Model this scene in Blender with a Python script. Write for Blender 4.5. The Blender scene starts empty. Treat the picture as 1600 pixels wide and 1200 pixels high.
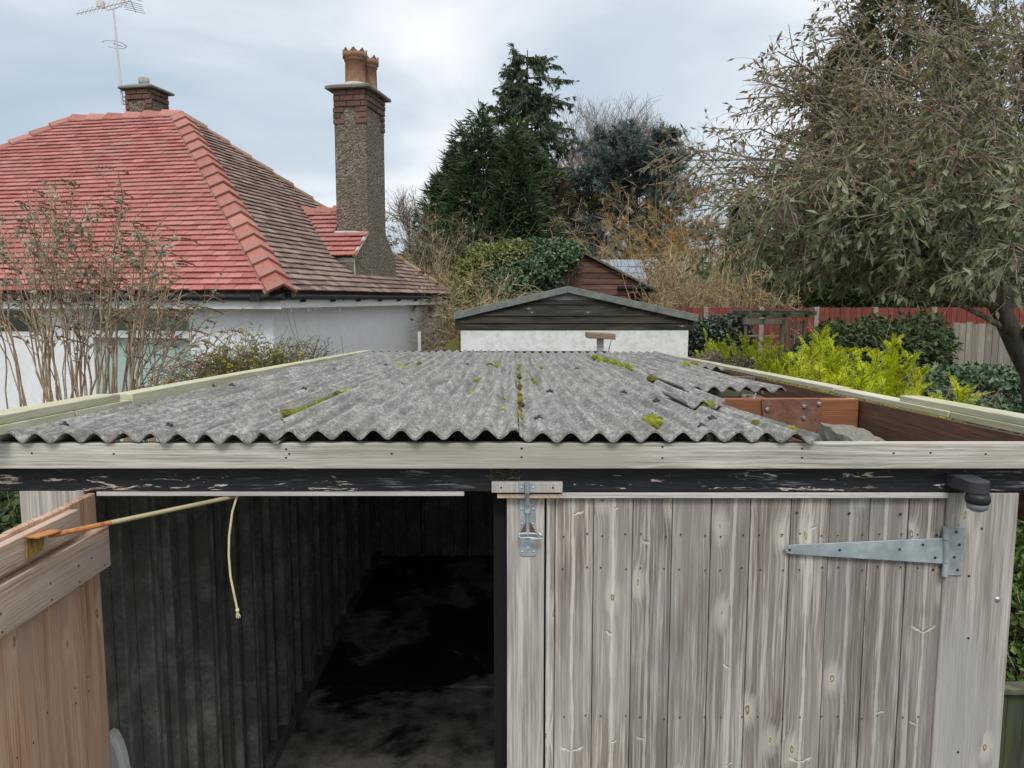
import bpy, bmesh, math, random
import numpy as np
from mathutils import Vector, Matrix

random.seed(7)
RNG = np.random.default_rng(11)
SC = bpy.context.scene
COL = SC.collection
R = math.radians

# ------------------------------------------------------------------ camera
CAM_Z = 2.4
PITCH = R(6.32)
FPX = 1200.0
cam_d = bpy.data.cameras.new('camera')
cam_d.sensor_width = 36.0
cam_d.lens = 36.0 * FPX / 1600.0
cam_d.clip_start = 0.05
cam_d.clip_end = 1000
cam = bpy.data.objects.new('camera', cam_d)
COL.objects.link(cam)
cam.location = (0, 0, CAM_Z)
cam.rotation_euler = (R(90) - PITCH, 0, 0)
SC.camera = cam

# ------------------------------------------------------------------ world: overcast sky
SUN_EL, SUN_AZ = R(52), R(176)
world = bpy.data.worlds.new('World')
SC.world = world
world.use_nodes = True
wt = world.node_tree
wt.nodes.clear()
def wn(t, **k):
    n = wt.nodes.new(t)
    for a, b in k.items(): setattr(n, a, b)
    return n
w_out = wn('ShaderNodeOutputWorld'); w_bg = wn('ShaderNodeBackground'); w_bg.inputs['Strength'].default_value = 0.1
w_sky = wn('ShaderNodeTexSky'); w_sky.sky_type = 'NISHITA'; w_sky.sun_disc = False
w_sky.sun_elevation = SUN_EL; w_sky.sun_rotation = SUN_AZ
w_tc = wn('ShaderNodeTexCoord'); w_sep = wn('ShaderNodeSeparateXYZ')
wt.links.new(w_tc.outputs['Generated'], w_sep.inputs[0])
w_h = wn('ShaderNodeMath', operation='MAXIMUM'); w_h.inputs[1].default_value = 0.0
wt.links.new(w_sep.outputs['Z'], w_h.inputs[0])
w_h2 = wn('ShaderNodeMath', operation='ADD'); w_h2.inputs[1].default_value = 0.22
wt.links.new(w_h.outputs[0], w_h2.inputs[0])
w_dx = wn('ShaderNodeMath', operation='DIVIDE'); w_dy = wn('ShaderNodeMath', operation='DIVIDE')
wt.links.new(w_sep.outputs['X'], w_dx.inputs[0]); wt.links.new(w_h2.outputs[0], w_dx.inputs[1])
wt.links.new(w_sep.outputs['Y'], w_dy.inputs[0]); wt.links.new(w_h2.outputs[0], w_dy.inputs[1])
w_cmb = wn('ShaderNodeCombineXYZ')
wt.links.new(w_dx.outputs[0], w_cmb.inputs[0]); wt.links.new(w_dy.outputs[0], w_cmb.inputs[1])
w_n1 = wn('ShaderNodeTexNoise'); w_n1.inputs['Scale'].default_value = 1.15; w_n1.inputs['Detail'].default_value = 7
w_n1.inputs['Roughness'].default_value = 0.48; w_n1.inputs['Distortion'].default_value = 0.5
w_map = wn('ShaderNodeMapping'); w_map.inputs['Location'].default_value = (3.3, 1.1, 0.0)
wt.links.new(w_cmb.outputs[0], w_map.inputs[0]); wt.links.new(w_map.outputs[0], w_n1.inputs['Vector'])
w_add = wn('ShaderNodeMath', operation='MULTIPLY_ADD'); w_add.inputs[1].default_value = 0.44; 
wt.links.new(w_h.outputs[0], w_add.inputs[0]); wt.links.new(w_n1.outputs['Fac'], w_add.inputs[2])
w_r = wn('ShaderNodeValToRGB')
cr = w_r.color_ramp
cr.elements[0].position = 0.36; cr.elements[0].color = (0.46, 0.565, 0.665, 1)
cr.elements[1].position = 0.98; cr.elements[1].color = (1.35, 1.37, 1.40, 1)
e = cr.elements.new(0.57); e.color = (0.62, 0.70, 0.78, 1)
e = cr.elements.new(0.74); e.color = (0.92, 0.95, 0.99, 1)
wt.links.new(w_add.outputs[0], w_r.inputs[0])
w_k = wn('ShaderNodeVectorMath', operation='SCALE'); w_k.inputs['Scale'].default_value = 8.1
wt.links.new(w_r.outputs[0], w_k.inputs[0])
w_mix = wn('ShaderNodeMixRGB'); w_mix.inputs[0].default_value = 0.93
wt.links.new(w_sky.outputs[0], w_mix.inputs[1]); wt.links.new(w_k.outputs[0], w_mix.inputs[2])
wt.links.new(w_mix.outputs[0], w_bg.inputs['Color']); wt.links.new(w_bg.outputs[0], w_out.inputs['Surface'])

# ------------------------------------------------------------------ sun (veiled by cloud)
sun_d = bpy.data.lights.new('sun', 'SUN'); sun_d.energy = 1.5; sun_d.angle = R(20); sun_d.color = (1.0, 0.965, 0.92)
sun = bpy.data.objects.new('sun', sun_d); COL.objects.link(sun)
sd = Vector((math.sin(SUN_AZ) * math.cos(SUN_EL), math.cos(SUN_AZ) * math.cos(SUN_EL), math.sin(SUN_EL)))
sun.rotation_euler = sd.to_track_quat('Z', 'Y').to_euler()

SC.view_settings.view_transform = 'Standard'
SC.view_settings.look = 'None'
SC.view_settings.exposure = 0.40
SC.view_settings.gamma = 1.0
SC.view_settings.use_curve_mapping = False
SC.render.engine = 'CYCLES'
SC.cycles.max_bounces = 6
SC.cycles.transparent_max_bounces = 8

# ------------------------------------------------------------------ pixel -> place
_c, _s = math.cos(PITCH), math.sin(PITCH)
def ray(px, py):
    a, b = (px - 800) / FPX, (600 - py) / FPX
    return Vector((a, _c + b * _s, -_s + b * _c))
def at(px, py, Y):
    d = ray(px, py); return Vector((0, 0, CAM_Z)) + d * (Y / d.y)
def atx(px, py, X):
    d = ray(px, py); return Vector((0, 0, CAM_Z)) + d * (X / d.x)

# ------------------------------------------------------------------ object helpers
BS = [Matrix.Identity(4)]          # the space that coordinates are given in while a thing is being built
def wmat(o):
    m = o.matrix_basis.copy()
    return m if o.parent is None else wmat(o.parent) @ o.matrix_parent_inverse @ m
def link(o, parent=None):
    COL.objects.link(o)
    if parent is not None:
        o.parent = parent; o.matrix_parent_inverse = wmat(parent).inverted() @ BS[0]
    return o
def tag(o, label=None, cat=None, group=None, kind=None):
    if label: o['label'] = label
    if cat: o['category'] = cat
    if group: o['group'] = group
    if kind: o['kind'] = kind
    return o
def empty(name, loc, label=None, cat=None, group=None, rotz=0.0):
    o = bpy.data.objects.new(name, None); o.empty_display_size = 0.1
    COL.objects.link(o); o.location = loc; o.rotation_euler = (0, 0, rotz)
    return tag(o, label, cat, group)

class MB:
    """collects shapes into one mesh"""
    def __init__(s): s.v = []; s.f = []; s.m = []; s.sm = []
    def add(s, vs, fs, mi=0, smooth=False):
        b = len(s.v); s.v += [tuple(v) for v in vs]
        for f in fs: s.f.append(tuple(i + b for i in f)); s.m.append(mi); s.sm.append(smooth)
    def box(s, x0, x1, y0, y1, z0, z1, mi=0, mat=None):
        vs = [Vector((x, y, z)) for z in (z0, z1) for y in (y0, y1) for x in (x0, x1)]
        if mat is not None: vs = [mat @ v for v in vs]
        s.add(vs, [(0, 2, 3, 1), (4, 5, 7, 6), (0, 1, 5, 4), (2, 6, 7, 3), (0, 4, 6, 2), (1, 3, 7, 5)], mi)
    def prism(s, poly, axis_vec, mi=0):
        """poly: 3d points of a planar outline; extruded by axis_vec"""
        n = len(poly); a = Vector(axis_vec); vs = [Vector(p) for p in poly] + [Vector(p) + a for p in poly]
        fs = [tuple(range(n))[::-1], tuple(range(n, 2 * n))] + [(i, (i + 1) % n, n + (i + 1) % n, n + i) for i in range(n)]
        s.add(vs, fs, mi)
    def tube(s, pts, rad, n=8, mi=0, cap=True):
        pts = [Vector(p) for p in pts]; k = len(pts)
        if not hasattr(rad, '__len__'): rad = [rad] * k
        vs = []; ref = None
        for i, p in enumerate(pts):
            t = (pts[min(i + 1, k - 1)] - pts[max(i - 1, 0)]).normalized()
            if ref is None: ref = t.orthogonal().normalized()
            ref = (ref - t * ref.dot(t)).normalized(); b = t.cross(ref)
            for j in range(n):
                a = 2 * math.pi * j / n; vs.append(p + (ref * math.cos(a) + b * math.sin(a)) * rad[i])
        fs = [(i * n + j, i * n + (j + 1) % n, (i + 1) * n + (j + 1) % n, (i + 1) * n + j) for i in range(k - 1) for j in range(n)]
        s.add(vs, fs, mi, True)
        if cap:
            s.add([vs[j] for j in range(n)][::-1], [tuple(range(n))], mi); s.add(vs[-n:], [tuple(range(n))], mi)
    def lathe(s, prof, cx, cy, n=16, mi=0):
        vs = []; k = len(prof)
        for r, z in prof:
            for j in range(n):
                a = 2 * math.pi * j / n; vs.append((cx + r * math.cos(a), cy + r * math.sin(a), z))
        s.add(vs, [(i * n + j, i * n + (j + 1) % n, (i + 1) * n + (j + 1) % n, (i + 1) * n + j) for i in range(k - 1) for j in range(n)], mi, True)
    def build(s, name, mats, parent=None, bevel=0.0, seg=1):
        me = bpy.data.meshes.new(name); me.from_pydata(s.v, [], s.f)
        if not isinstance(mats, (list, tuple)): mats = [mats]
        for m in mats: me.materials.append(m)
        me.polygons.foreach_set('material_index', s.m); me.polygons.foreach_set('use_smooth', s.sm)
        me.update()
        o = link(bpy.data.objects.new(name, me), parent)
        if bevel > 0:
            b = o.modifiers.new('bevel', 'BEVEL'); b.width = bevel; b.segments = seg; b.limit_method = 'ANGLE'; b.angle_limit = R(40)
        return o
def box_obj(name, x0, x1, y0, y1, z0, z1, mat, parent=None, bevel=0.0, seg=1, ctr=True):
    """one box whose object origin is its centre, so that grain differs piece by piece"""
    c = Vector(((x0 + x1) / 2, (y0 + y1) / 2, (z0 + z1) / 2)) if ctr else Vector((0, 0, 0))
    m = MB(); m.box(x0 - c.x, x1 - c.x, y0 - c.y, y1 - c.y, z0 - c.z, z1 - c.z)
    o = m.build(name, mat, parent, bevel, seg); o.location = c
    return o

def quads(name, V, F, mats, parent=None, midx=None, smooth=False):
    V = np.ascontiguousarray(V, dtype=np.float32).reshape(-1, 3); F = np.ascontiguousarray(F, dtype=np.int32).reshape(-1, 4)
    me = bpy.data.meshes.new(name)
    me.vertices.add(len(V)); me.vertices.foreach_set('co', V.ravel())
    me.loops.add(F.size); me.loops.foreach_set('vertex_index', F.ravel())
    me.polygons.add(len(F)); me.polygons.foreach_set('loop_start', np.arange(0, F.size, 4, dtype=np.int32))
    try: me.polygons.foreach_set('loop_total', np.full(len(F), 4, dtype=np.int32))
    except Exception: pass
    if not isinstance(mats, (list, tuple)): mats = [mats]
    for m in mats: me.materials.append(m)
    if midx is not None: me.polygons.foreach_set('material_index', np.asarray(midx, dtype=np.int32))
    me.polygons.foreach_set('use_smooth', np.full(len(F), smooth, dtype=bool))
    me.update(calc_edges=True); me.validate()
    return link(bpy.data.objects.new(name, me), parent)

# ------------------------------------------------------------------ material helpers
class N:
    """small wrapper for a material's node tree"""
    def __init__(s, name):
        s.m = bpy.data.materials.new(name); s.m.use_nodes = True; s.t = s.m.node_tree; s.t.nodes.clear()
        s.out = s.t.nodes.new('ShaderNodeOutputMaterial'); s.b = s.t.nodes.new('ShaderNodeBsdfPrincipled')
        s.t.links.new(s.b.outputs[0], s.out.inputs['Surface'])
        s.b.inputs['Specular IOR Level'].default_value = 0.3
    def n(s, t, **k):
        x = s.t.nodes.new(t)
        for a, b in k.items(): setattr(x, a, b)
        return x
    def set(s, inp, v):
        if isinstance(v, bpy.types.NodeSocket): s.t.links.new(v, inp)
        else: inp.default_value = v
    def math(s, op, a, b=0.0, c=None, clamp=False):
        x = s.n('ShaderNodeMath', operation=op); x.use_clamp = clamp
        s.set(x.inputs[0], a); s.set(x.inputs[1], b)
        if c is not None: s.set(x.inputs[2], c)
        return x.outputs[0]
    def coords(s, kind='Object', scale=(1, 1, 1), loc=(0, 0, 0), rnd=True):
        tc = s.n('ShaderNodeTexCoord').outputs[kind]
        if rnd:
            r = s.n('ShaderNodeObjectInfo').outputs['Random']
            off = s.n('ShaderNodeVectorMath', operation='MULTIPLY_ADD')
            s.set(off.inputs[0], s.comb(r, r, r)); off.inputs[1].default_value = (37.1, 19.7, 53.3); s.set(off.inputs[2], tc); tc = off.outputs[0]
        mp = s.n('ShaderNodeMapping'); mp.inputs['Scale'].default_value = scale; mp.inputs['Location'].default_value = loc
        s.set(mp.inputs[0], tc); return mp.outputs[0]
    def comb(s, x, y, z):
        c = s.n('ShaderNodeCombineXYZ')
        for i, v in enumerate((x, y, z)): s.set(c.inputs[i], v)
        return c.outputs[0]
    def noise(s, vec, scale=1.0, detail=4, rough=0.55, dist=0.0, col=False):
        x = s.n('ShaderNodeTexNoise'); s.set(x.inputs['Vector'], vec)
        x.inputs['Scale'].default_value = scale; x.inputs['Detail'].default_value = detail
        x.inputs['Roughness'].default_value = rough; x.inputs['Distortion'].default_value = dist
        return x.outputs['Color' if col else 'Fac']
    def ramp(s, fac, stops, interp='LINEAR'):
        x = s.n('ShaderNodeValToRGB'); s.set(x.inputs[0], fac); r = x.color_ramp; r.interpolation = interp
        while len(r.elements) < len(stops): r.elements.new(0.5)
        for el, (p, c) in zip(r.elements, stops):
            el.position = p; el.color = (c[0], c[1], c[2], 1) if hasattr(c, '__len__') else (c, c, c, 1)
        return x.outputs['Color']
    def rng(s, v, a, b, c=0.0, d=1.0, smooth=True):
        x = s.n('ShaderNodeMapRange'); x.interpolation_type = 'SMOOTHSTEP' if smooth else 'LINEAR'
        s.set(x.inputs[0], v); x.inputs[1].default_value = a; x.inputs[2].default_value = b; x.inputs[3].default_value = c; x.inputs[4].default_value = d
        return x.outputs[0]
    def mix(s, f, a, b, mode='MIX'):
        x = s.n('ShaderNodeMixRGB', blend_type=mode); s.set(x.inputs[0], f)
        for i, v in ((1, a), (2, b)):
            s.set(x.inputs[i], v if isinstance(v, bpy.types.NodeSocket) else (v[0], v[1], v[2], 1))
        return x.outputs[0]
    def bump(s, h, strength=0.3, dist=0.01, normal=None):
        x = s.n('ShaderNodeBump'); s.set(x.inputs['Height'], h); x.inputs['Strength'].default_value = strength; x.inputs['Distance'].default_value = dist
        if normal is not None: s.set(x.inputs['Normal'], normal)
        s.t.links.new(x.outputs[0], s.b.inputs['Normal']); return x.outputs[0]
    def rand(s):
        a = s.n('ShaderNodeNewGeometry').outputs['Random Per Island']; b = s.n('ShaderNodeObjectInfo').outputs['Random']
        return s.math('FRACT', s.math('ADD', a, b))
    def fin(s, col, rough=0.8, metal=0.0):
        s.set(s.b.inputs['Base Color'], col if isinstance(col, bpy.types.NodeSocket) else (col[0], col[1], col[2], 1))
        s.set(s.b.inputs['Roughness'], rough); s.b.inputs['Metallic'].default_value = metal
        return s.m

def wood(name, dark, mid, light, axis='Z', knots=0.5, tint=None, tint_amt=0.0, rough=0.85, var=0.25, fine=1.0, cracks=0.5, knot_dark=(0.10, 0.06, 0.035), knot_light=(0.56, 0.48, 0.35), contrast=1.0, heart=0.0):
    k = N(name); ai = 'XYZ'.index(axis)
    base = k.coords(); sep = k.n('ShaderNodeSeparateXYZ'); k.set(sep.inputs[0], base)
    al = sep.outputs[ai]; oth = [sep.outputs[i] for i in range(3) if i != ai]
    ac = k.math('ADD', oth[0], oth[1])
    warp = k.noise(k.comb(k.math('MULTIPLY', ac, 5), k.math('MULTIPLY', al, 1.3), 0.0), 1.0, 3)
    # knots: long cells along the board
    kw = k.n('ShaderNodeSeparateColor'); k.set(kw.inputs[0], k.noise(k.comb(k.math('MULTIPLY', ac, 22), k.math('MULTIPLY', al, 14), 0.0), 1.0, 2, col=True))
    vo = k.n('ShaderNodeTexVoronoi'); vo.voronoi_dimensions = '2D'; vo.inputs['Scale'].default_value = 1.0
    k.set(vo.inputs['Vector'], k.comb(k.math('ADD', k.math('MULTIPLY', ac, 10.5), k.math('MULTIPLY', kw.outputs[0], 0.16)), k.math('ADD', k.math('MULTIPLY', al, 4.6), k.math('MULTIPLY', kw.outputs[1], 0.22)), 0.0))
    dist = vo.outputs['Distance']; csep = k.n('ShaderNodeSeparateColor'); k.set(csep.inputs[0], vo.outputs['Color'])
    has = k.math('LESS_THAN', csep.outputs[0], knots)
    near = k.math('MULTIPLY', k.rng(dist, 0.42, 0.04), has)
    ac2 = k.math('ADD', ac, k.math('ADD', k.math('MULTIPLY', near, 0.010), k.math('MULTIPLY', warp, 0.022)))
    g1 = k.noise(k.comb(k.math('MULTIPLY', ac2, 46 * fine), k.math('MULTIPLY', al, 1.6), 0.0), 1.0, 3, 0.6)
    g2 = k.noise(k.comb(k.math('MULTIPLY', ac2, 330 * fine), k.math('MULTIPLY', al, 7.0), 0.0), 1.0, 3, 0.65)
    g3 = k.noise(k.comb(k.math('MULTIPLY', ac, 9), k.math('MULTIPLY', al, 2.2), 0.0), 1.0, 5, 0.6)
    rings = k.math('MULTIPLY_ADD', k.math('SINE', k.math('ADD', k.math('MULTIPLY', ac2, 620 * fine), k.math('MULTIPLY', k.noise(k.comb(k.math('MULTIPLY', ac, 16), k.math('MULTIPLY', al, 0.9), 5.0), 1.0, 3), 26.0))), 0.13, 0.5)
    f = k.math('ADD', k.math('ADD', k.math('MULTIPLY', g1, 0.36), k.math('MULTIPLY', rings, 0.16)), k.math('ADD', k.math('MULTIPLY', g2, 0.30), k.math('MULTIPLY', g3, 0.18)))
    w = 0.125 / contrast
    col = k.ramp(f, [(0.5 - w, dark), (0.5, mid), (0.5 + w, light)])
    pale = k.noise(k.comb(k.math('MULTIPLY', ac2, 85 * fine), k.math('MULTIPLY', al, 1.1), 2.0), 1.0, 2)
    col = k.mix(k.math('MULTIPLY', k.rng(pale, 0.60, 0.70), 0.6), col, light)
    # silvered or stained broad patches
    if tint is not None:
        p = k.noise(k.comb(k.math('MULTIPLY', ac, 7), k.math('MULTIPLY', al, 1.5), 3.3), 1.0, 4)
        col = k.mix(k.math('MULTIPLY', k.rng(p, 0.42, 0.62), tint_amt), col, tint)
    if heart > 0:
        # a pale bleached heart line on some boards, with branch marks slanting into it
        raw = k.n('ShaderNodeSeparateXYZ'); k.set(raw.inputs[0], k.n('ShaderNodeTexCoord').outputs['Object']); rr_ = k.n('ShaderNodeObjectInfo').outputs['Random']
        ra = raw.outputs[ai]; ru = raw.outputs[0 if ai != 0 else 2]
        wob = k.math('MULTIPLY', k.math('SUBTRACT', k.noise(k.comb(rr_, k.math('MULTIPLY', ra, 3.0), 0.0), 1.0, 3), 0.5), 0.022)
        r2 = k.math('FRACT', k.math('MULTIPLY', rr_, 17.3)); r3 = k.math('FRACT', k.math('MULTIPLY', rr_, 41.7))
        uu = k.math('SUBTRACT', ru, k.math('ADD', wob, k.math('MULTIPLY', k.math('SUBTRACT', r3, 0.5), 0.03)))
        on = k.math('LESS_THAN', r2, heart); au = k.math('ABSOLUTE', uu)
        wl = k.math('MULTIPLY_ADD', k.noise(k.comb(rr_, k.math('MULTIPLY', ra, 14.0), 2.0), 1.0, 4), 0.012, -0.0015)
        line = k.math('MULTIPLY', k.rng(k.math('DIVIDE', au, k.math('MAXIMUM', wl, 0.0012)), 1.0, 0.6), on)
        col = k.mix(k.math('MULTIPLY', line, 0.75), col, light)
        cell = k.math('ADD', k.math('MULTIPLY', ra, 3.1), k.math('ADD', k.math('MULTIPLY', rr_, 23.0), k.math('MULTIPLY', k.noise(k.comb(rr_, k.math('MULTIPLY', ra, 1.0), 9.0), 1.0, 1), 1.6)))
        dv = k.math('SUBTRACT', k.math('DIVIDE', k.math('SUBTRACT', k.math('FRACT', cell), 0.5), 3.1), k.math('MULTIPLY', au, k.math('MULTIPLY_ADD', r3, 0.7, 0.15)))
        ch = k.n('ShaderNodeTexWhiteNoise'); ch.noise_dimensions = '2D'; k.set(ch.inputs['Vector'], k.comb(k.math('FLOOR', cell), k.math('MULTIPLY', rr_, 91.0), 0.0)); chs = k.n('ShaderNodeSeparateColor'); k.set(chs.inputs[0], ch.outputs['Color'])
        hs = k.math('GREATER_THAN', chs.outputs[0], 0.42)
        sgn = k.math('SUBTRACT', k.math('MULTIPLY', k.math('GREATER_THAN', chs.outputs[1], 0.5), 2.0), 1.0); both = k.math('GREATER_THAN', chs.outputs[2], 0.86)
        okside = k.math('MAXIMUM', both, k.math('GREATER_THAN', k.math('MULTIPLY', uu, sgn), 0.0))
        reach = k.math('MULTIPLY_ADD', chs.outputs[2], 0.022, 0.012)
        side = k.math('MULTIPLY', okside, k.rng(k.math('DIVIDE', au, reach), 1.1, 0.7))
        jag = k.noise(k.comb(k.math('MULTIPLY', ru, 130), k.math('MULTIPLY', ra, 50), 1.0), 1.0, 3); dv = k.math('ADD', dv, k.math('MULTIPLY_ADD', jag, 0.014, -0.007))
        thk = k.math('MULTIPLY_ADD', k.rng(au, 0.0, 0.03), 0.004, 0.0022)
        mark = k.math('MULTIPLY', k.math('MULTIPLY', k.rng(k.math('DIVIDE', k.math('ABSOLUTE', dv), thk), 1.0, 0.55), side), k.math('MULTIPLY', hs, on))
        col = k.mix(k.math('MULTIPLY', mark, 0.85), col, tuple(min(.8, c * 1.12) for c in light))
        shadow_edge = k.math('MULTIPLY', k.math('MULTIPLY', k.rng(k.math('ABSOLUTE', k.math('SUBTRACT', dv, 0.0048)), 0.0022, 0.0008), side), k.math('MULTIPLY', hs, on))  # painted shadow line along one edge of each branch mark
        col = k.mix(k.math('MULTIPLY', shadow_edge, 0.55), col, tuple(c * .5 for c in dark))
    # board to board
    r = k.n('ShaderNodeObjectInfo').outputs['Random']
    col = k.mix(1.0, col, k.ramp(r, [(0, (1 - var,) * 3), (1, (1 + var * 0.35,) * 3)]), 'MULTIPLY')
    # knot: pale ring, dark heart, light streak along the grain
    ringw = k.noise(k.comb(k.math('MULTIPLY', ac, 60), k.math('MULTIPLY', al, 40), 0.0), 1.0, 2)
    dd = k.math('ADD', dist, k.math('MULTIPLY', k.math('SUBTRACT', ringw, 0.5), 0.06))
    col = k.mix(k.math('MULTIPLY', k.rng(dist, 0.32, 0.10), k.math('MULTIPLY', has, 0.45)), col, light)
    ks = k.rng(csep.outputs[1], 0.0, 1.0, 0.55, 1.15, False)
    dk = k.math('DIVIDE', dd, ks)
    col = k.mix(k.math('MULTIPLY', k.rng(dk, 0.100, 0.070), k.math('MULTIPLY', has, 0.8)), col, knot_light)
    col = k.mix(k.math('MULTIPLY', k.rng(dk, 0.066, 0.050), has), col, k.mix(csep.outputs[2], knot_dark, tuple(q * .62 for q in knot_light)))
    col = k.mix(k.math('MULTIPLY', k.rng(dk, 0.034, 0.020), k.math('MULTIPLY', has, 0.8)), col, knot_light)
    # drying cracks
    cn = k.noise(k.comb(k.math('MULTIPLY', ac2, 120), k.math('MULTIPLY', al, 1.1), 7.0), 1.0, 2)
    crk = k.rng(cn, 0.70, 0.76)
    col = k.mix(k.math('MULTIPLY', crk, cracks), col, tuple(c * 0.35 for c in dark))
    h = k.math('SUBTRACT', k.math('ADD', g2, k.math('MULTIPLY', g1, 0.6)), crk)
    k.bump(h, 0.35, 0.004)
    return k.fin(col, rough)

def concrete(name, dark, mid, light, scale=1.0, moss=None, moss_amt=0.0, bump=0.4, rough=0.92):
    k = N(name); v = k.coords()
    a = k.noise(v, 3.0 * scale, 6, 0.6); b = k.noise(v, 42 * scale, 4, 0.65); c = k.noise(v, 11 * scale, 5, 0.6, 0.4)
    f = k.math('ADD', k.math('MULTIPLY', a, 0.45), k.math('ADD', k.math('MULTIPLY', b, 0.25), k.math('MULTIPLY', c, 0.3)))
    col = k.ramp(f, [(0.34, dark), (0.5, mid), (0.66, light)])
    if moss is not None:
        col = k.mix(k.math('MULTIPLY', k.rng(k.noise(v, 4.5 * scale, 6, 0.65), 0.48, 0.64), moss_amt), col, moss)
    k.bump(k.math('ADD', b, c), bump, 0.006)
    return k.fin(col, rough)

def leafmat(name, cols, rough=0.55, trans=0.25, spec=0.3):
    k = N(name); r = k.rand()
    n = len(cols); col = k.ramp(r, [(i / max(1, n - 1), c) for i, c in enumerate(cols)])
    k.fin(col, rough); k.b.inputs['Specular IOR Level'].default_value = spec
    if trans > 0:
        tr = k.n('ShaderNodeBsdfTranslucent'); k.set(tr.inputs[0], col); mx = k.n('ShaderNodeMixShader'); mx.inputs[0].default_value = trans
        k.t.links.new(k.b.outputs[0], mx.inputs[1]); k.t.links.new(tr.outputs[0], mx.inputs[2]); k.t.links.new(mx.outputs[0], k.out.inputs['Surface'])
    return k.m

def barkmat(name, dark, light, scale=20, rough=0.9):
    k = N(name); v = k.coords(scale=(1, 1, 0.35)); f = k.noise(v, scale, 5, 0.65)
    col = k.ramp(f, [(0.35, dark), (0.65, light)]); k.bump(f, 0.5, 0.01); return k.fin(col, rough)

def plain(name, c, rough=0.6, metal=0.0, var=0.12, scale=30):
    k = N(name); v = k.coords(); f = k.noise(v, scale, 5, 0.6)
    col = k.mix(1.0, c, k.ramp(f, [(0.3, (1 - var,) * 3), (0.7, (1 + var * 0.6,) * 3)]), 'MULTIPLY')
    k.bump(f, 0.08, 0.002); return k.fin(col, k.rng(f, 0.3, 0.7, rough * 0.85, min(1, rough * 1.12)), metal)

M = {}
M['door_wood'] = wood('weathered_door_wood', (0.14, 0.113, 0.097), (0.29, 0.253, 0.22), (0.62, 0.59, 0.54), 'Z', 0.42, (0.36, 0.345, 0.32), 0.5, heart=0.62, contrast=1.15)
M['post_wood'] = wood('silver_post_wood', (0.22, 0.195, 0.17), (0.38, 0.35, 0.315), (0.62, 0.59, 0.54), 'Z', 0.3, (0.41, 0.395, 0.375), 0.7, var=0.1, heart=0.3, contrast=1.1)
M['fresh_wood'] = wood('salmon_pine_wood', (0.36, 0.19, 0.11), (0.56, 0.35, 0.23), (0.68, 0.48, 0.345), 'Z', 0.42, (0.52, 0.37, 0.275), 0.7, var=0.16, cracks=0.3, contrast=1.3, knot_light=(0.50, 0.29, 0.16), knot_dark=(0.16, 0.07, 0.035), rough=0.7)
M['rail_wood'] = wood('pale_rail_wood', (0.30, 0.19, 0.125), (0.50, 0.37, 0.28), (0.68, 0.56, 0.46), 'Y', 0.5, (0.42, 0.335, 0.285), 0.75, var=0.15, cracks=0.4, contrast=1.25, knot_light=(0.5, 0.33, 0.2), knot_dark=(0.14, 0.08, 0.05))
M['fascia_wood'] = wood('greenish_fascia_wood', (0.25, 0.235, 0.20), (0.46, 0.44, 0.39), (0.66, 0.64, 0.58), 'X', 0.2, (0.36, 0.345, 0.285), 0.75, var=0.06, contrast=1.4)
M['cap_wood'] = wood('mossy_capping_wood', (0.30, 0.285, 0.20), (0.50, 0.48, 0.365), (0.66, 0.64, 0.53), 'Y', 0.1, (0.45, 0.445, 0.255), 0.6, var=0.12)
M['strip_wood'] = wood('pale_strip_wood', (0.36, 0.34, 0.32), (0.52, 0.50, 0.47), (0.66, 0.64, 0.61), 'X', 0.05, var=0.1)
M['red_timber'] = wood('reddish_roof_timber', (0.11, 0.045, 0.022), (0.27, 0.105, 0.048), (0.40, 0.18, 0.085), 'X', 0.15, (0.20, 0.08, 0.04), 0.6, var=0.1)
M['red_timber_y'] = wood('dark_red_roof_timber', (0.055, 0.03, 0.02), (0.125, 0.065, 0.042), (0.22, 0.125, 0.085), 'Y', 0.2, (0.09, 0.05, 0.035), 0.6, var=0.1)
M['black_board'] = wood('blackened_board', (0.010, 0.009, 0.009), (0.026, 0.024, 0.022), (0.115, 0.105, 0.085), 'X', 0.1, (0.075, 0.075, 0.052), 0.45, var=0.35)
M['brown_board'] = wood('reddish_brown_cladding', (0.055, 0.028, 0.022), (0.125, 0.060, 0.046), (0.215, 0.125, 0.10), 'X', 0.1, (0.16, 0.10, 0.085), 0.45, var=0.3)
M['fence_red'] = wood('red_painted_fence', (0.13, 0.030, 0.024), (0.20, 0.044, 0.036), (0.27, 0.068, 0.055), 'Z', 0.05, (0.16, 0.065, 0.04), 0.7, var=0.25, cracks=0.2, knot_light=(0.4, 0.1, 0.07), knot_dark=(0.2, 0.04, 0.03))
M['fence_grey'] = wood('grey_fence_wood', (0.14, 0.12, 0.095), (0.24, 0.21, 0.17), (0.35, 0.315, 0.26), 'Z', 0.15, (0.26, 0.245, 0.21), 0.5, var=0.3)
M['old_grey'] = wood('dark_weathered_wood', (0.06, 0.055, 0.045), (0.12, 0.11, 0.09), (0.21, 0.20, 0.165), 'Z', 0.1, (0.11, 0.13, 0.06), 0.6, var=0.25)
M['mossy_old'] = wood('green_mossy_wood', (0.022, 0.026, 0.020), (0.055, 0.062, 0.045), (0.12, 0.13, 0.105), 'Z', 0.05, (0.075, 0.10, 0.045), 0.7, var=0.25)
M['concrete'] = concrete('grey_concrete', (0.22, 0.21, 0.19), (0.36, 0.345, 0.31), (0.50, 0.48, 0.44), 1.0, (0.20, 0.22, 0.13), 0.3)
M['grime'] = concrete('grimy_wall_concrete', (0.075, 0.074, 0.067), (0.15, 0.148, 0.132), (0.34, 0.335, 0.30), 1.2, (0.16, 0.15, 0.115), 0.4, 0.5)
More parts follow.
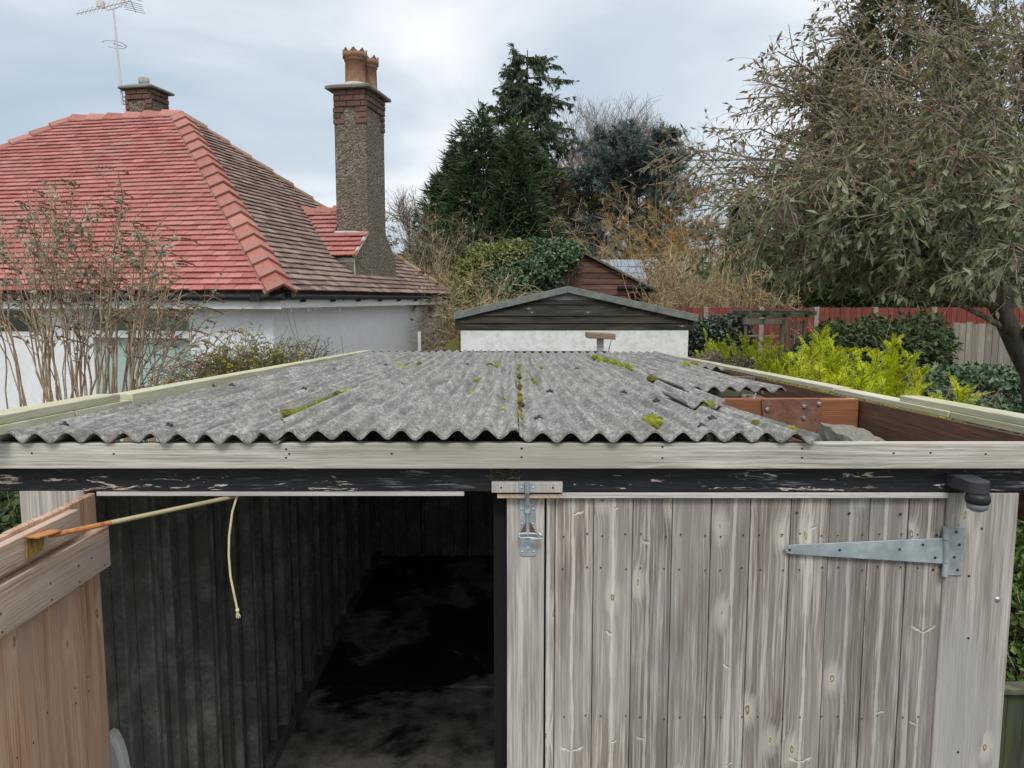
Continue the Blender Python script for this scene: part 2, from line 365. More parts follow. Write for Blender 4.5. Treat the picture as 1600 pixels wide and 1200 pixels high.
M['render'] = concrete('white_roughcast', (0.74, 0.755, 0.77), (0.83, 0.84, 0.85), (0.87, 0.88, 0.885), 3.0, (0.72, 0.74, 0.76), 0.4, 0.55)
M['chalk'] = concrete('white_painted_wall', (0.56, 0.57, 0.54), (0.73, 0.745, 0.72), (0.80, 0.81, 0.79), 2.0, (0.50, 0.52, 0.46), 0.5, 0.2)
M['upvc'] = plain('white_plastic', (0.80, 0.80, 0.78), 0.4, var=0.05)
M['black_plastic'] = plain('black_plastic', (0.022, 0.023, 0.026), 0.42)
M['charcoal'] = plain('charcoal_plastic', (0.045, 0.048, 0.056), 0.5, var=0.15)
M['lens'] = plain('smoked_lens_plastic', (0.20, 0.22, 0.24), 0.22)
M['zinc'] = plain('galvanised_steel', (0.40, 0.46, 0.49), 0.5, 0.35, var=0.34, scale=14)
M['bolt'] = plain('bright_steel', (0.55, 0.56, 0.57), 0.35, 0.8)
M['dark_metal'] = plain('dark_screw_metal', (0.05, 0.047, 0.043), 0.6, 0.4)
M['alu'] = plain('dull_aluminium', (0.62, 0.60, 0.58), 0.45, 0.3)
M['rope'] = plain('pale_yellow_rope', (0.66, 0.63, 0.38), 0.85)
M['rust'] = concrete('rusty_steel', (0.10, 0.045, 0.025), (0.19, 0.09, 0.06), (0.30, 0.16, 0.115), 3.0, (0.14, 0.10, 0.09), 0.5, 0.5)
M['orange_rust'] = concrete('orange_rust', (0.30, 0.10, 0.03), (0.47, 0.19, 0.07), (0.58, 0.30, 0.11), 8.0, (0.12, 0.06, 0.03), 0.5, 0.5)
M['rust_paint'] = concrete('yellow_paint_over_rust', (0.05, 0.035, 0.02), (0.30, 0.17, 0.05), (0.60, 0.42, 0.13), 7.0, (0.05, 0.04, 0.035), 0.6, 0.4)
M['terracotta'] = concrete('terracotta_pot', (0.14, 0.078, 0.05), (0.23, 0.125, 0.082), (0.31, 0.185, 0.125), 4.0, (0.25, 0.20, 0.12), 0.5, 0.2)
M['mortar'] = concrete('pale_mortar', (0.30, 0.27, 0.22), (0.44, 0.41, 0.36), (0.56, 0.53, 0.48), 3.0)
M['slate'] = plain('grey_slate', (0.24, 0.28, 0.33), 0.5, var=0.2, scale=6)
M['felt'] = concrete('grey_green_felt', (0.10, 0.11, 0.105), (0.175, 0.19, 0.18), (0.26, 0.28, 0.26), 3.0, (0.15, 0.18, 0.10), 0.4)
M['white_post'] = concrete('pale_concrete_post', (0.17, 0.14, 0.115), (0.26, 0.22, 0.18), (0.36, 0.31, 0.26), 3.0)
M['soil'] = None

def roughcast_brown():
    k = N('pebbledash_render'); v = k.coords(rnd=False)
    vo = k.n('ShaderNodeTexVoronoi'); vo.inputs['Scale'].default_value = 42; k.set(vo.inputs['Vector'], v)
    cs = k.n('ShaderNodeSeparateColor'); k.set(cs.inputs[0], vo.outputs['Color'])
    a = k.noise(v, 1.6, 5, 0.6); 
    col = k.ramp(cs.outputs[0], [(0, (0.085, 0.068, 0.052)), (0.5, (0.165, 0.135, 0.105)), (1, (0.31, 0.265, 0.21))])
    col = k.mix(k.rng(a, 0.4, 0.65, 0, 0.55), col, (0.135, 0.12, 0.085))
    k.bump(k.math('SUBTRACT', 1.0, vo.outputs['Distance']), 0.8, 0.02); return k.fin(col, 0.95)
M['pebbledash'] = roughcast_brown()

def tilemat(name, a, b, c, lich, lich_amt, rough=0.7):
    k = N(name); r = k.rand(); v = k.coords(rnd=False)
    col = k.ramp(r, [(0, a), (0.5, b), (1, c)])
    n = k.noise(v, 2.2, 6, 0.65); n2 = k.noise(v, 40, 4, 0.6)
    col = k.mix(k.math('MULTIPLY', k.rng(n, 0.45, 0.68), lich_amt), col, lich)
    col = k.mix(1.0, col, k.ramp(n2, [(0.3, (0.82,) * 3), (0.7, (1.1,) * 3)]), 'MULTIPLY')
    k.bump(n2, 0.2, 0.004); return k.fin(col, rough)
M['tile_red'] = tilemat('red_roof_tile', (0.33, 0.108, 0.092), (0.40, 0.146, 0.126), (0.455, 0.19, 0.165), (0.31, 0.185, 0.155), 0.55)
M['tile_brown'] = tilemat('brown_roof_tile', (0.145, 0.095, 0.080), (0.225, 0.155, 0.130), (0.33, 0.24, 0.205), (0.20, 0.175, 0.115), 0.5, 0.85)
M['tile_hip'] = tilemat('terracotta_hip_tile', (0.32, 0.115, 0.088), (0.39, 0.155, 0.12), (0.45, 0.20, 0.16), (0.27, 0.18, 0.145), 0.6, 0.8)
M['tile_dull'] = tilemat('dull_hip_tile', (0.20, 0.13, 0.09), (0.27, 0.17, 0.12), (0.36, 0.21, 0.15), (0.18, 0.17, 0.10), 0.6, 0.85)
M['brick'] = tilemat('dark_brick', (0.085, 0.052, 0.042), (0.13, 0.075, 0.058), (0.20, 0.105, 0.075), (0.13, 0.11, 0.08), 0.4, 0.9)
M['brick_red'] = tilemat('red_brick', (0.24, 0.085, 0.055), (0.30, 0.12, 0.08), (0.35, 0.16, 0.11), (0.28, 0.16, 0.12), 0.4, 0.9)

def asbestos():
    k = N('corrugated_cement'); v = k.coords(rnd=True)
    sep = k.n('ShaderNodeSeparateXYZ'); k.set(sep.inputs[0], v)
    X_, Y_ = sep.outputs[0], sep.outputs[1]
    fib = k.noise(k.comb(k.math('MULTIPLY', X_, 120), k.math('MULTIPLY', Y_, 26), 0.0), 1.0, 5, 0.7, 0.4)
    mid = k.noise(k.comb(k.math('MULTIPLY', X_, 34), k.math('MULTIPLY', Y_, 4.5), 0.0), 1.0, 5, 0.65)
    big = k.noise(v, 2.4, 6, 0.6); spk = k.noise(v, 210, 3, 0.7)
    f = k.math('ADD', k.math('MULTIPLY', fib, 0.40), k.math('ADD', k.math('MULTIPLY', mid, 0.30), k.math('MULTIPLY', spk, 0.30)))
    col = k.ramp(f, [(0.38, (0.098, 0.095, 0.089)), (0.49, (0.205, 0.20, 0.188)), (0.61, (0.50, 0.49, 0.465))])
    st = k.noise(k.comb(k.math('MULTIPLY', X_, 24), k.math('MULTIPLY', Y_, 0.9), 4.0), 1.0, 5, 0.6)      # rain streaks
    col = k.mix(k.math('MULTIPLY', k.rng(st, 0.50, 0.64), 0.6), col, (0.105, 0.10, 0.094))
    col = k.mix(k.math('MULTIPLY', k.rng(big, 0.52, 0.72), 0.25), col, (0.25, 0.24, 0.17))
    vo = k.n('ShaderNodeTexVoronoi'); vo.inputs['Scale'].default_value = 17; k.set(vo.inputs['Vector'], v)  # pale lichen spots
    cs = k.n('ShaderNodeSeparateColor'); k.set(cs.inputs[0], vo.outputs['Color'])
    col = k.mix(k.math('MULTIPLY', k.rng(k.math('ADD', vo.outputs['Distance'], k.math('MULTIPLY', spk, 0.25)), 0.34, 0.24), k.math('MULTIPLY', k.math('LESS_THAN', cs.outputs[0], 0.16), 0.5)), col, (0.52, 0.52, 0.46))
    k.bump(f, 0.7, 0.004); return k.fin(col, 0.95)
M['asbestos'] = asbestos()

def black_paint():
    k = N('flaking_black_paint'); v = k.coords(rnd=False); sep = k.n('ShaderNodeSeparateXYZ'); k.set(sep.inputs[0], v)
    x, z = sep.outputs[0], sep.outputs[2]
    fine = k.noise(k.comb(k.math('MULTIPLY', x, 10), 0.0, k.math('MULTIPLY', z, 170)), 1.0, 4, 0.65)
    col = k.ramp(fine, [(0.35, (0.010, 0.012, 0.015)), (0.62, (0.024, 0.027, 0.032))])
    sc = k.noise(k.comb(k.math('MULTIPLY', x, 2.6), 4.0, k.math('MULTIPLY', z, 11)), 1.0, 4, 0.6)
    col = k.mix(k.math('MULTIPLY', k.rng(sc, 0.52, 0.62), k.rng(fine, 0.52, 0.66)), col, (0.26, 0.27, 0.27))
    p = k.noise(k.comb(k.math('MULTIPLY', x, 9), 1.3, k.math('MULTIPLY', z, 60)), 1.0, 8, 0.70, 0.8)
    pz = k.noise(k.comb(k.math('MULTIPLY', x, 1.9), 8.6, 0.0), 1.0, 2)
    low = k.rng(z, 0.008, -0.026)            # flaking is worst along the lower arris, where water hangs
    lim = k.math('ADD', p, k.math('ADD', k.math('MULTIPLY', k.math('SUBTRACT', pz, 0.5), 0.42), k.math('MULTIPLY', low, 0.075)))
    flake = k.rng(lim, 0.672, 0.682)
    fc = k.ramp(k.noise(v, 55, 3), [(0.35, (0.36, 0.27, 0.22)), (0.6, (0.62, 0.54, 0.47))])
    col = k.mix(flake, col, fc)
    k.bump(k.math('SUBTRACT', k.math('MULTIPLY', fine, 0.5), flake), 0.5, 0.003)
    return k.fin(col, k.rng(flake, 0, 1, 0.5, 0.9))
M['black_paint'] = black_paint()

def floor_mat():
    k = N('oil_stained_shaded_floor'); v = k.coords(rnd=False)
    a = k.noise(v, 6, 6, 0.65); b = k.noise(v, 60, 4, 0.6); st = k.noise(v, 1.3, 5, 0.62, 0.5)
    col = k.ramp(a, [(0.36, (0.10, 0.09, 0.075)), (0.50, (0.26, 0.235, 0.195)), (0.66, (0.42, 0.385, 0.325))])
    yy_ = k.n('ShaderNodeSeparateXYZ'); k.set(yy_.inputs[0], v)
    st = k.math('ADD', st, k.rng(yy_.outputs[1], 4.15, 4.75, -0.10, 0.045))        # stains thinned in front, heavier inside: daylight from the doorway put into colour
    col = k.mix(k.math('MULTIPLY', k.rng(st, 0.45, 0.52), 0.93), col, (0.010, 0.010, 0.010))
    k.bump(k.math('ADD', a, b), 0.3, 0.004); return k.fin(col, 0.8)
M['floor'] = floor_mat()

def ground_mat():
    k = N('garden_ground'); v = k.coords(rnd=False)
    a = k.noise(v, 0.9, 6, 0.6); b = k.noise(v, 14, 6, 0.7)
    col = k.ramp(b, [(0.35, (0.035, 0.028, 0.018)), (0.5, (0.075, 0.075, 0.03)), (0.68, (0.09, 0.12, 0.035))])
    col = k.mix(k.rng(a, 0.45, 0.6), col, (0.075, 0.055, 0.038)); k.bump(b, 0.8, 0.05); return k.fin(col, 0.95)
M['ground'] = ground_mat()

def moss_mat():
    k = N('roof_moss'); v = k.coords(); a = k.noise(v, 60, 5, 0.7); b = k.noise(v, 260, 3, 0.6)
    r = k.n('ShaderNodeObjectInfo').outputs['Random']
    col = k.ramp(k.math('ADD', k.math('MULTIPLY', a, 0.7), k.math('MULTIPLY', r, 0.3)), [(0.3, (0.085, 0.06, 0.02)), (0.5, (0.20, 0.22, 0.025)), (0.72, (0.42, 0.47, 0.05))])
    k.bump(b, 1.0, 0.01); return k.fin(col, 1.0)
M['moss'] = moss_mat()

def glass_mat():
    k = N('window_glass'); g = k.n('ShaderNodeBsdfGlossy'); g.inputs['Roughness'].default_value = 0.03; g.inputs[0].default_value = (0.9, 0.95, 0.95, 1)
    t = k.n('ShaderNodeBsdfTransparent'); t.inputs[0].default_value = (0.94, 0.98, 0.97, 1); mx = k.n('ShaderNodeMixShader'); mx.inputs[0].default_value = 0.16
    k.t.links.new(t.outputs[0], mx.inputs[1]); k.t.links.new(g.outputs[0], mx.inputs[2]); k.t.links.new(mx.outputs[0], k.out.inputs['Surface']); return k.m
M['glass'] = glass_mat()
M['blind'] = plain('pale_aqua_blind', (0.80, 0.89, 0.89), 0.8, var=0.05)
M['room_dark'] = plain('pale_green_room', (0.52, 0.60, 0.57), 0.9)

# ================================================================== SETTING
# ground: one sheet to the horizon
m = MB(); n = 60
xs = [-400, -200, -100, -60, -40, -30] + [-24 + i for i in range(49)] + [30, 40, 60, 100, 200, 400]
ys = [-100, -40, -15] + [-8 + i for i in range(50)] + [45, 60, 100, 200, 400]
def gz(x, y):
    if abs(x) < 1.5 and 1.8 < y < 7.3: return -0.06
    return 0.05 * math.sin(x * 1.3) * math.cos(y * 0.9) - 0.02 + max(0, y - 18) * 0.02
vs = [(x, y, gz(x, y)) for y in ys for x in xs]
w = len(xs)
m.add(vs, [(j * w + i, j * w + i + 1, (j + 1) * w + i + 1, (j + 1) * w + i) for j in range(len(ys) - 1) for i in range(w - 1)], 0, True)
tag(m.build('ground', M['ground']), kind='structure')

# ================================================================== THE GARAGE
FR = 2.0                                     # distance of its front
def dz(py, Y): return at(800, py, Y).z       # height of a pixel row on a plane Y
def xx(px, py, Y): return at(px, py, Y).x
def roofz(y): return CAM_Z - 0.372 - 0.0246 * (y - 2.0)
def on_roof(px, py, lift=0.012):
    d = ray(px, py); t = (-0.372 + 0.0492 + lift) / (d.z + 0.0246 * d.y); return Vector((0, 0, CAM_Z)) + d * t

garage = empty('garage', (0, FR, 0), 'old concrete panel garage with grey corrugated roof and weathered plank doors', 'garage')

# ---- corrugated roof sheets
PITCH_C, AMP = 0.0725, 0.0245
def corr(x): return AMP * (0.5 + 0.5 * math.cos(2 * math.pi * (x - 0.006) / PITCH_C))
def roof_sheet(x0, x1, y0, y1, lift, seed, sag=0.0, end=0.0):
    rr = random.Random(seed); nx = int((x1 - x0) / PITCH_C * 14); ny = 22; th = 0.0065
    cx, cy = (x0 + x1) / 2, (y0 + y1) / 2; cz = roofz(cy)
    ph = [rr.uniform(0, 6) for _ in range(6)]
    top, bot = [], []
    for j in range(ny + 1):
        v = j / ny; y = y0 + (y1 - y0) * v
        for i in range(nx + 1):
            u = i / nx; x = x0 + (x1 - x0) * u
            yy = y + (0.006 * math.sin(u * 9 + ph[0]) + 0.004 * math.sin(u * 31 + ph[1])) * (1 if j in (0, ny) else 0)
            z = roofz(y) + corr(x) + lift + 0.004 * math.sin(y * 2.1 + ph[2]) * math.sin(x * 3 + ph[3]) - sag * (u ** 2.5) * math.sin(math.pi * min(1, max(0, v)))
            xj = x + 0.002 * math.sin(y * 5 + ph[4])
            top.append((xj - cx, yy - cy, z - cz)); bot.append((xj - cx, yy - cy, z - cz - th))
    W = nx + 1; b = len(top)
    f = [(j * W + i, j * W + i + 1, (j + 1) * W + i + 1, (j + 1) * W + i) for j in range(ny) for i in range(nx)]
    g = [(b + q[3], b + q[2], b + q[1], b + q[0]) for q in f]
    ed = []
    for i in range(nx):
        ed.append((i, b + i, b + i + 1, i + 1)); k = ny * W + i; ed.append((k, k + 1, b + k + 1, b + k))
    for j in range(ny):
        k = j * W; ed.append((k, k + W, b + k + W, b + k)); k = j * W + nx; ed.append((k, b + k, b + k + W, k + W))
    mb = MB(); mb.add(top + bot, f + g, 0, True); mb.add([ (top + bot)[q] for e_ in ed for q in e_ ], [(4 * i, 4 * i + 1, 4 * i + 2, 4 * i + 3) for i in range(len(ed))], 0)
    o = mb.build('roof_sheet', M['asbestos'], garage); o.location = (cx, cy, cz)
    return o
SHEETS = []
EDGE = [-1.375, -0.655, 0.018, 0.79, 1.375]
for r_, (y0, y1, lf) in enumerate(((1.955, 4.62, 0.007), (4.48, 7.06, 0.0))):
    for c_ in range(3):
        ov = 0.055 if c_ < 2 else 0.0
        SHEETS.append(roof_sheet(EDGE[c_], EDGE[c_ + 1] + (ov if c_ == 0 else 0), y0 + random.uniform(-0.006, 0.006), y1, lf + (0.0075 if c_ == 1 else 0.0) - (0.0 if c_ != 2 else 0.001), 5 + r_ * 7 + c_, sag=0.022 if c_ == 2 else 0.004))
SHEETS.append(roof_sheet(0.745, 1.190, 3.32, 5.02, 0.003, 41, sag=0.012))
SHEETS.append(roof_sheet(0.745, 1.365, 4.90, 7.05, -0.005, 43, sag=0.010))
# short broken end of a sheet lying under the one at the edge of the hole
SHEETS.append(roof_sheet(0.60, 0.735, 2.62, 3.05, 0.016, 77))
# hook bolts and their dark washers
bolt = None
for px, py in ((120, 671), (282, 672), (325, 607), (370, 606), (470, 612), (625, 604), (673, 615), (445, 667), (605, 671), (785, 671), (860, 660), (850, 616), (975, 618), (1025, 631), (1078, 673), (1126, 660), (520, 581), (700, 580), (905, 580), (610, 573), (735, 572)):
    p = on_roof(px, py, 0.018); 
    if bolt is None:
        mb = MB(); mb.lathe([(0.0, 0.010), (0.006, 0.010), (0.007, 0.004), (0.015, 0.003), (0.018, 0.0), (0.018, -0.006)], 0, 0, 9)
        bolt = mb.build('roof_bolt', M['black_plastic'], garage); o = bolt
    else:
        o = bolt.copy(); COL.objects.link(o)
    cxr = round((p.x - 0.006) / PITCH_C) * PITCH_C + 0.006
    o.location = (cxr, p.y, roofz(p.y) + AMP + 0.007); o.rotation_euler = (random.uniform(-.3, .3), random.uniform(-.3, .3), random.uniform(0, 6)); o.scale = (0.62, 0.8, 0.8)

# ---- fascia, beam and strip over the doors
Yf = 1.965
box_obj('fascia_board', -1.60, 1.62, Yf, 1.995, dz(728, 2.0), dz(690, 2.0) + 0.002, M['fascia_wood'], garage, 0.0025, 2)
fn = MB(); rr = random.Random(17)
for px in (50, 178, 447, 452, 612, 815, 1035, 1253, 1396, 1454, 1540):
    for py in ((700, 716) if px % 2 else (708,)):
        p = at(px, py + rr.uniform(-2, 2), Yf); vs = [(p.x + .0034 * math.cos(a_), Yf - 0.0007, p.z + .0026 * math.sin(a_)) for a_ in (0, 1.05, 2.1, 3.14, 4.2, 5.25)]
        fn.add(vs, [tuple(range(6))])
tag(fn.build('nail_holes', plain('nail_hole', (.02, .018, .015), .9), garage), kind='stuff')
zb0, zb1 = dz(768, 2.0), dz(727, 2.0)
box_obj('lintel_beam', -1.60, 1.62, 2.0, 2.06, zb0, zb1 + 0.03, M['black_paint'], garage, 0.002, 1)
box_obj('door_stop_strip', xx(150, 772, 2.0), xx(725, 772, 2.0), 2.002, 2.03, dz(775.5, 2.0), zb0 - 0.0005, M['strip_wood'], garage, 0.001)
box_obj('door_stop_strip', xx(879, 772, 2.0), xx(1482, 772, 2.0), 1.996, 2.02, dz(778, 2.0), dz(770, 2.0), M['strip_wood'], garage, 0.001)
b_ = box_obj('hasp_block', xx(768, 760, 1.985), xx(879, 760, 1.985), 1.978, 1.999, dz(770, 1.98), dz(754, 1.98), M['post_wood'], garage, 0.0015)
box_obj('hasp_block', xx(777, 773, 2.0), xx(880, 773, 2.0), 1.985, 2.015, dz(776.5, 2.0), dz(770.3, 2.0), M['rail_wood'], garage, 0.001)
# torn nest of dry bits in the notch of the beam
mb = MB(); rr = random.Random(3)
for i in range(70):
    c = at(rr.uniform(762, 818), rr.uniform(733, 748), 1.997); d = Vector((rr.uniform(-1, 1), rr.uniform(-.5, .2), rr.uniform(-.6, .6))).normalized() * rr.uniform(0.004, 0.011)
    mb.tube([c - d, c + d], 0.0011, 4)
tag(mb.build('splintered_wood', M['old_grey'], garage), kind='stuff')

# ---- capping boards over the side walls
def cap(x0, x1, y0, y1, zl, zh, drop=-0.0328):
    """board lying along Y, falling to the back; zl, zh heights at Y=2"""
    mb = MB(); cy = (y0 + y1) / 2
    g = lambda y: drop * (y - 2.0)
    vs = [(x - (x0 + x1) / 2, y - cy, z + g(y) - zl - g(cy)) for z in (zl, zh) for y in (y0, y1) for x in (x0, x1)]
    mb.add(vs, [(0, 2, 3, 1), (4, 5, 7, 6), (0, 1, 5, 4), (2, 6, 7, 3), (0, 4, 6, 2), (1, 3, 7, 5)])
    o = mb.build('capping_board', M['cap_wood'], garage, 0.003, 2); o.location = ((x0 + x1) / 2, cy, zl + g(cy)); return o
cap(-1.375, -1.300, 1.90, 2.262, 2.052, 2.078)
cap(-1.374, -1.299, 2.268, 2.60, 2.052, 2.078)
cap(-1.379, -1.303, 1.905, 2.535, 2.0785, 2.104)
cap(-1.368, -1.297, 2.605, 4.9, 2.055, 2.098)
cap(-1.366, -1.295, 4.905, 7.06, 2.055, 2.098)
cap(1.418, 1.490, 1.95, 2.46, 2.030, 2.052)
cap(1.414, 1.487, 2.465, 3.35, 2.032, 2.053)
cap(1.424, 1.497, 1.94, 2.80, 2.0525, 2.074)
cap(1.412, 1.484, 3.355, 5.4, 2.036, 2.058)
cap(1.411, 1.482, 5.405, 7.06, 2.037, 2.060)
for sx, x0 in ((-1, -1.392), (1, 1.392)):
    mb = MB(); z0a = 1.80 if sx > 0 else 1.93; z0b = z0a - 0.164; z1a, z1b = 2.030, 2.030 - 0.164
    mb.add([(x0 - 0, 1.97, z0a), (x0 + .018 * sx, 1.97, z0a), (x0 + .018 * sx, 7.05, z0b), (x0, 7.05, z0b), (x0, 1.97, z1a), (x0 + .018 * sx, 1.97, z1a), (x0 + .018 * sx, 7.05, z1b), (x0, 7.05, z1b)],
           [(0, 1, 2, 3), (4, 7, 6, 5), (0, 4, 5, 1), (1, 5, 6, 2), (2, 6, 7, 3), (3, 7, 4, 0)])
    mb.build('side_board', M['red_timber_y'], garage)
box_obj('back_flashing', -1.39, 0.90, 7.065, 7.085, 1.86, 1.921, M['black_plastic'], garage)
box_obj('back_flashing', 0.905, 1.39, 7.065, 7.085, 1.85, 1.902, M['dark_metal'], garage)

# ---- roof timbers: purlins under the sheets, the one bared by the missing sheet is red
def purlin(y, mat, h=0.115, w=0.045, top=None):
    zt = (roofz(y) - 0.010) if top is None else top
    return box_obj('purlin', -1.30, 1.385, y, y + w, zt - h, zt, mat, garage, 0.002)
purlin(3.04, M['red_timber'], 0.12, 0.05, dz(624, 3.04))
purlin(4.35, M['old_grey']); purlin(5.6, M['old_grey']); purlin(6.8, M['old_grey'])
# rusty gusset plate on the bared purlin
pl = [(1190, 624), (1282, 623), (1283, 700), (1256, 700), (1192, 652)]
mb = MB(); pts = [at(px, py, 3.030) for px, py in pl]; mb.prism(pts, (0, 0.006, 0))
gp = mb.build('gusset_plate', M['rust'], garage, 0.001)
for px, py in ((1199, 640), (1257, 635), (1256, 653), (1280, 631)):
    p = at(px, py, 3.027); mb = MB(); mb.tube([p + Vector((0, .004, 0)), p, p - Vector((0, .006, 0))], [0.010, 0.010, 0.006], 6); mb.build('bolt_head', M['bolt'], gp)
for px in (1102, 1178):
    p = at(px, 624, 3.06); mb = MB(); mb.tube([p, p + Vector((.002, 0, .014)), p + Vector((.006, -.005, .024))], 0.0028, 6); mb.build('bent_nail', M['alu'], garage)
# broken block of the wall head in the hole
mb = MB(); rr = random.Random(5)
bm = bmesh.new(); bmesh.ops.create_cube(bm, size=1.0); bmesh.ops.subdivide_edges(bm, edges=bm.edges[:], cuts=5, use_grid_fill=True)
for v in bm.verts:
    v.co += Vector((rr.uniform(-.03, .03), rr.uniform(-.03, .03), rr.uniform(-.05, .05) + (0.06 * math.sin(v.co.x * 6) if v.co.z > 0 else 0)))
me = bpy.data.meshes.new('wall_block'); bm.to_mesh(me); bm.free(); me.materials.append(concrete('mossy_rubble', (.10, .095, .08), (.21, .20, .17), (.36, .345, .30), 4.0, (.13, .14, .07), .5))
o = link(bpy.data.objects.new('wall_block', me), garage); p = at(1318, 668, 2.42); o.location = (p.x, 2.36, p.z - .055); o.scale = (0.125, 0.32, 0.10); o.rotation_euler = (0, R(8), R(-8))
box_obj('outer_wall', -1.345, -1.336, 2.06, 7.06, 0, 1.86, M['concrete'], garage); box_obj('outer_wall', 1.386, 1.391, 2.13, 7.06, 0, 1.86, M['concrete'], garage)
box_obj('outer_wall', -1.335, 1.385, 7.0515, 7.0625, 0, 1.862, M['concrete'], garage)
# ---- inner walls: ribbed concrete panels, all lengths one by one
def wall_panel(w, h, mat):
    """panel seen from inside: slab with raised lips and two ribs; local x across, y depth (inside = -y), z up"""
    mb = MB(); mb.box(0.004, w - 0.004, 0.0, 0.05, 0, h)
    for a, b_, d in ((0.004, 0.035, 0.055), (w * .34, w * .34 + .028, .030), (w * .62, w * .62 + .032, .036), (w - 0.038, w - 0.004, 0.055)):
        mb.prism([(a, 0.0005, 0), (b_, 0.0005, 0), (b_ - .006, -d, 0), (a + .006, -d, 0)], (0, 0, h))
    return mb
pw = 0.485; proto = None
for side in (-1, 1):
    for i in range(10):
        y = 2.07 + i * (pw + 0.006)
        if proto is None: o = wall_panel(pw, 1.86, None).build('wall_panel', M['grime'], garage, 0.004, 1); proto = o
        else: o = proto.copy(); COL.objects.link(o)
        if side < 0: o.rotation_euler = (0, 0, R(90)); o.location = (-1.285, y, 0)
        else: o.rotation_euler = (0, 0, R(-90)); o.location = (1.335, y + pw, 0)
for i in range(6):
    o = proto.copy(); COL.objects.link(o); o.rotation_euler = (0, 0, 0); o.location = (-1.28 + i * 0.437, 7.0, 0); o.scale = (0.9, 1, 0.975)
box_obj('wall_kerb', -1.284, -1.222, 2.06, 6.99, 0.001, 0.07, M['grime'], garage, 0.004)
# floor slabs
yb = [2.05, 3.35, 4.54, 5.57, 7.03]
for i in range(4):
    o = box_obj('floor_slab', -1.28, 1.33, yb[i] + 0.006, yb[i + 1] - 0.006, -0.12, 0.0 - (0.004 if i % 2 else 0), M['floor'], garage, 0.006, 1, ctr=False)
o = box_obj('threshold_slab', -1.5, 1.5, 1.2, 2.045, -0.12, -0.01, M['concrete'], garage, 0.006)

# ---- door posts
zp = dz(771, 2.0)
box_obj('door_post', xx(30, 780, 2.0), xx(131, 780, 2.0), 2.0, 2.055, 0.0, dz(762.5, 2.0) - 0.006, M['post_wood'], garage, 0.004, 2)
box_obj('door_post', xx(1483, 780, 2.0), xx(1594, 780, 2.0), 2.004, 2.07, 0.0, zp, M['post_wood'], garage, 0.003, 2)
box_obj('door_post', xx(1500, 780, 2.0), xx(1588, 780, 2.0), 2.075, 2.12, 0.0, 1.9, M['old_grey'], garage)

# ---- right leaf: tongued and grooved planks
Yd = 2.012
leaf = box_obj('closed_door', -0.05, 1.14, Yd + 0.024, Yd + 0.05, 0.05, dz(778, 2.0), plain('black_door_back', (.008, .008, .009), .9), garage)  # near-black backing board, its left edge showing past the stile
zt, zb = dz(774, Yd), 0.04
def plank(x0, x1, y0, y1, z0, z1, parent, mat=None):
    return box_obj('plank', x0, x1, y0, y1, z0, z1, mat or M['door_wood'], parent, 0.0022, 2)
plank(xx(792, 800, Yd), xx(850.5, 800, Yd), Yd - 0.006, Yd + 0.022, zb, zt, leaf, M['post_wood'])
edges = [853, 867.5, 928, 989, 1051, 1112, 1173, 1236, 1297, 1359.5, 1420.5, 1480.5]
rr = random.Random(4)
for a, b_ in zip(edges[:-1], edges[1:]):
    dy = rr.uniform(-0.0015, 0.0015)
    plank(xx(a, 800, Yd) + 0.0009, xx(b_, 800, Yd) - 0.0009, Yd + dy, Yd + 0.022, zb, zt - rr.uniform(0, 0.002) - 0.004, leaf)
# nails, two rows, joined: they are a few pixels each
mb = MB()
for py in (836, 888, 1120):
    for a, b_ in zip(edges[1:-1], edges[2:]):
        for q in (0.2, 0.8):
            p = at(a + (b_ - a) * q + rr.uniform(-2, 2), py + rr.uniform(-3, 3), Yd); mb.lathe([(0.0, 0.0), (0.0026, 0.0)], 0, 0, 6)
            nv = 12; 
            for t_ in range(-nv, 0):
                v = mb.v[t_]; mb.v[t_] = (p.x + v[0], Yd - 0.0027, p.z + v[1])
tag(mb.build('nail_heads', M['dark_metal'], leaf), kind='stuff')
# coach bolt and screws on the right post
def dome(px, py, Y, r, mat, parent, name):
    p = at(px, py, Y); mb = MB()
    prof = [(r * math.cos(a), -r * 0.6 * math.sin(a)) for a in (0, .4, .8, 1.2, 1.55)]
    vs = []; nn = 10
    for rad, d in prof:
        for j in range(nn): a = 2 * math.pi * j / nn; vs.append((p.x + rad * math.cos(a), Y + d, p.z + rad * math.sin(a)))
    mb.add(vs, [(i * nn + j, i * nn + (j + 1) % nn, (i + 1) * nn + (j + 1) % nn, (i + 1) * nn + j) for i in range(4) for j in range(nn)], 0, True)
    return mb.build(name, mat, parent)
dome(1558.5, 936.5, 2.004, 0.0085, M['bolt'], garage, 'coach_bolt')
for px, py in ((1534, 826), (1514, 900), (1513, 997), (1497, 1175)): dome(px, py, 2.004, 0.0035, M['dark_metal'], garage, 'screw_head')
for px, py in ((1245, 801), (1327, 802), (1407, 803), (1464, 836), (1458, 890)): dome(px, py, Yd - 0.002, 0.0038, M['dark_metal'], leaf, 'screw_head')

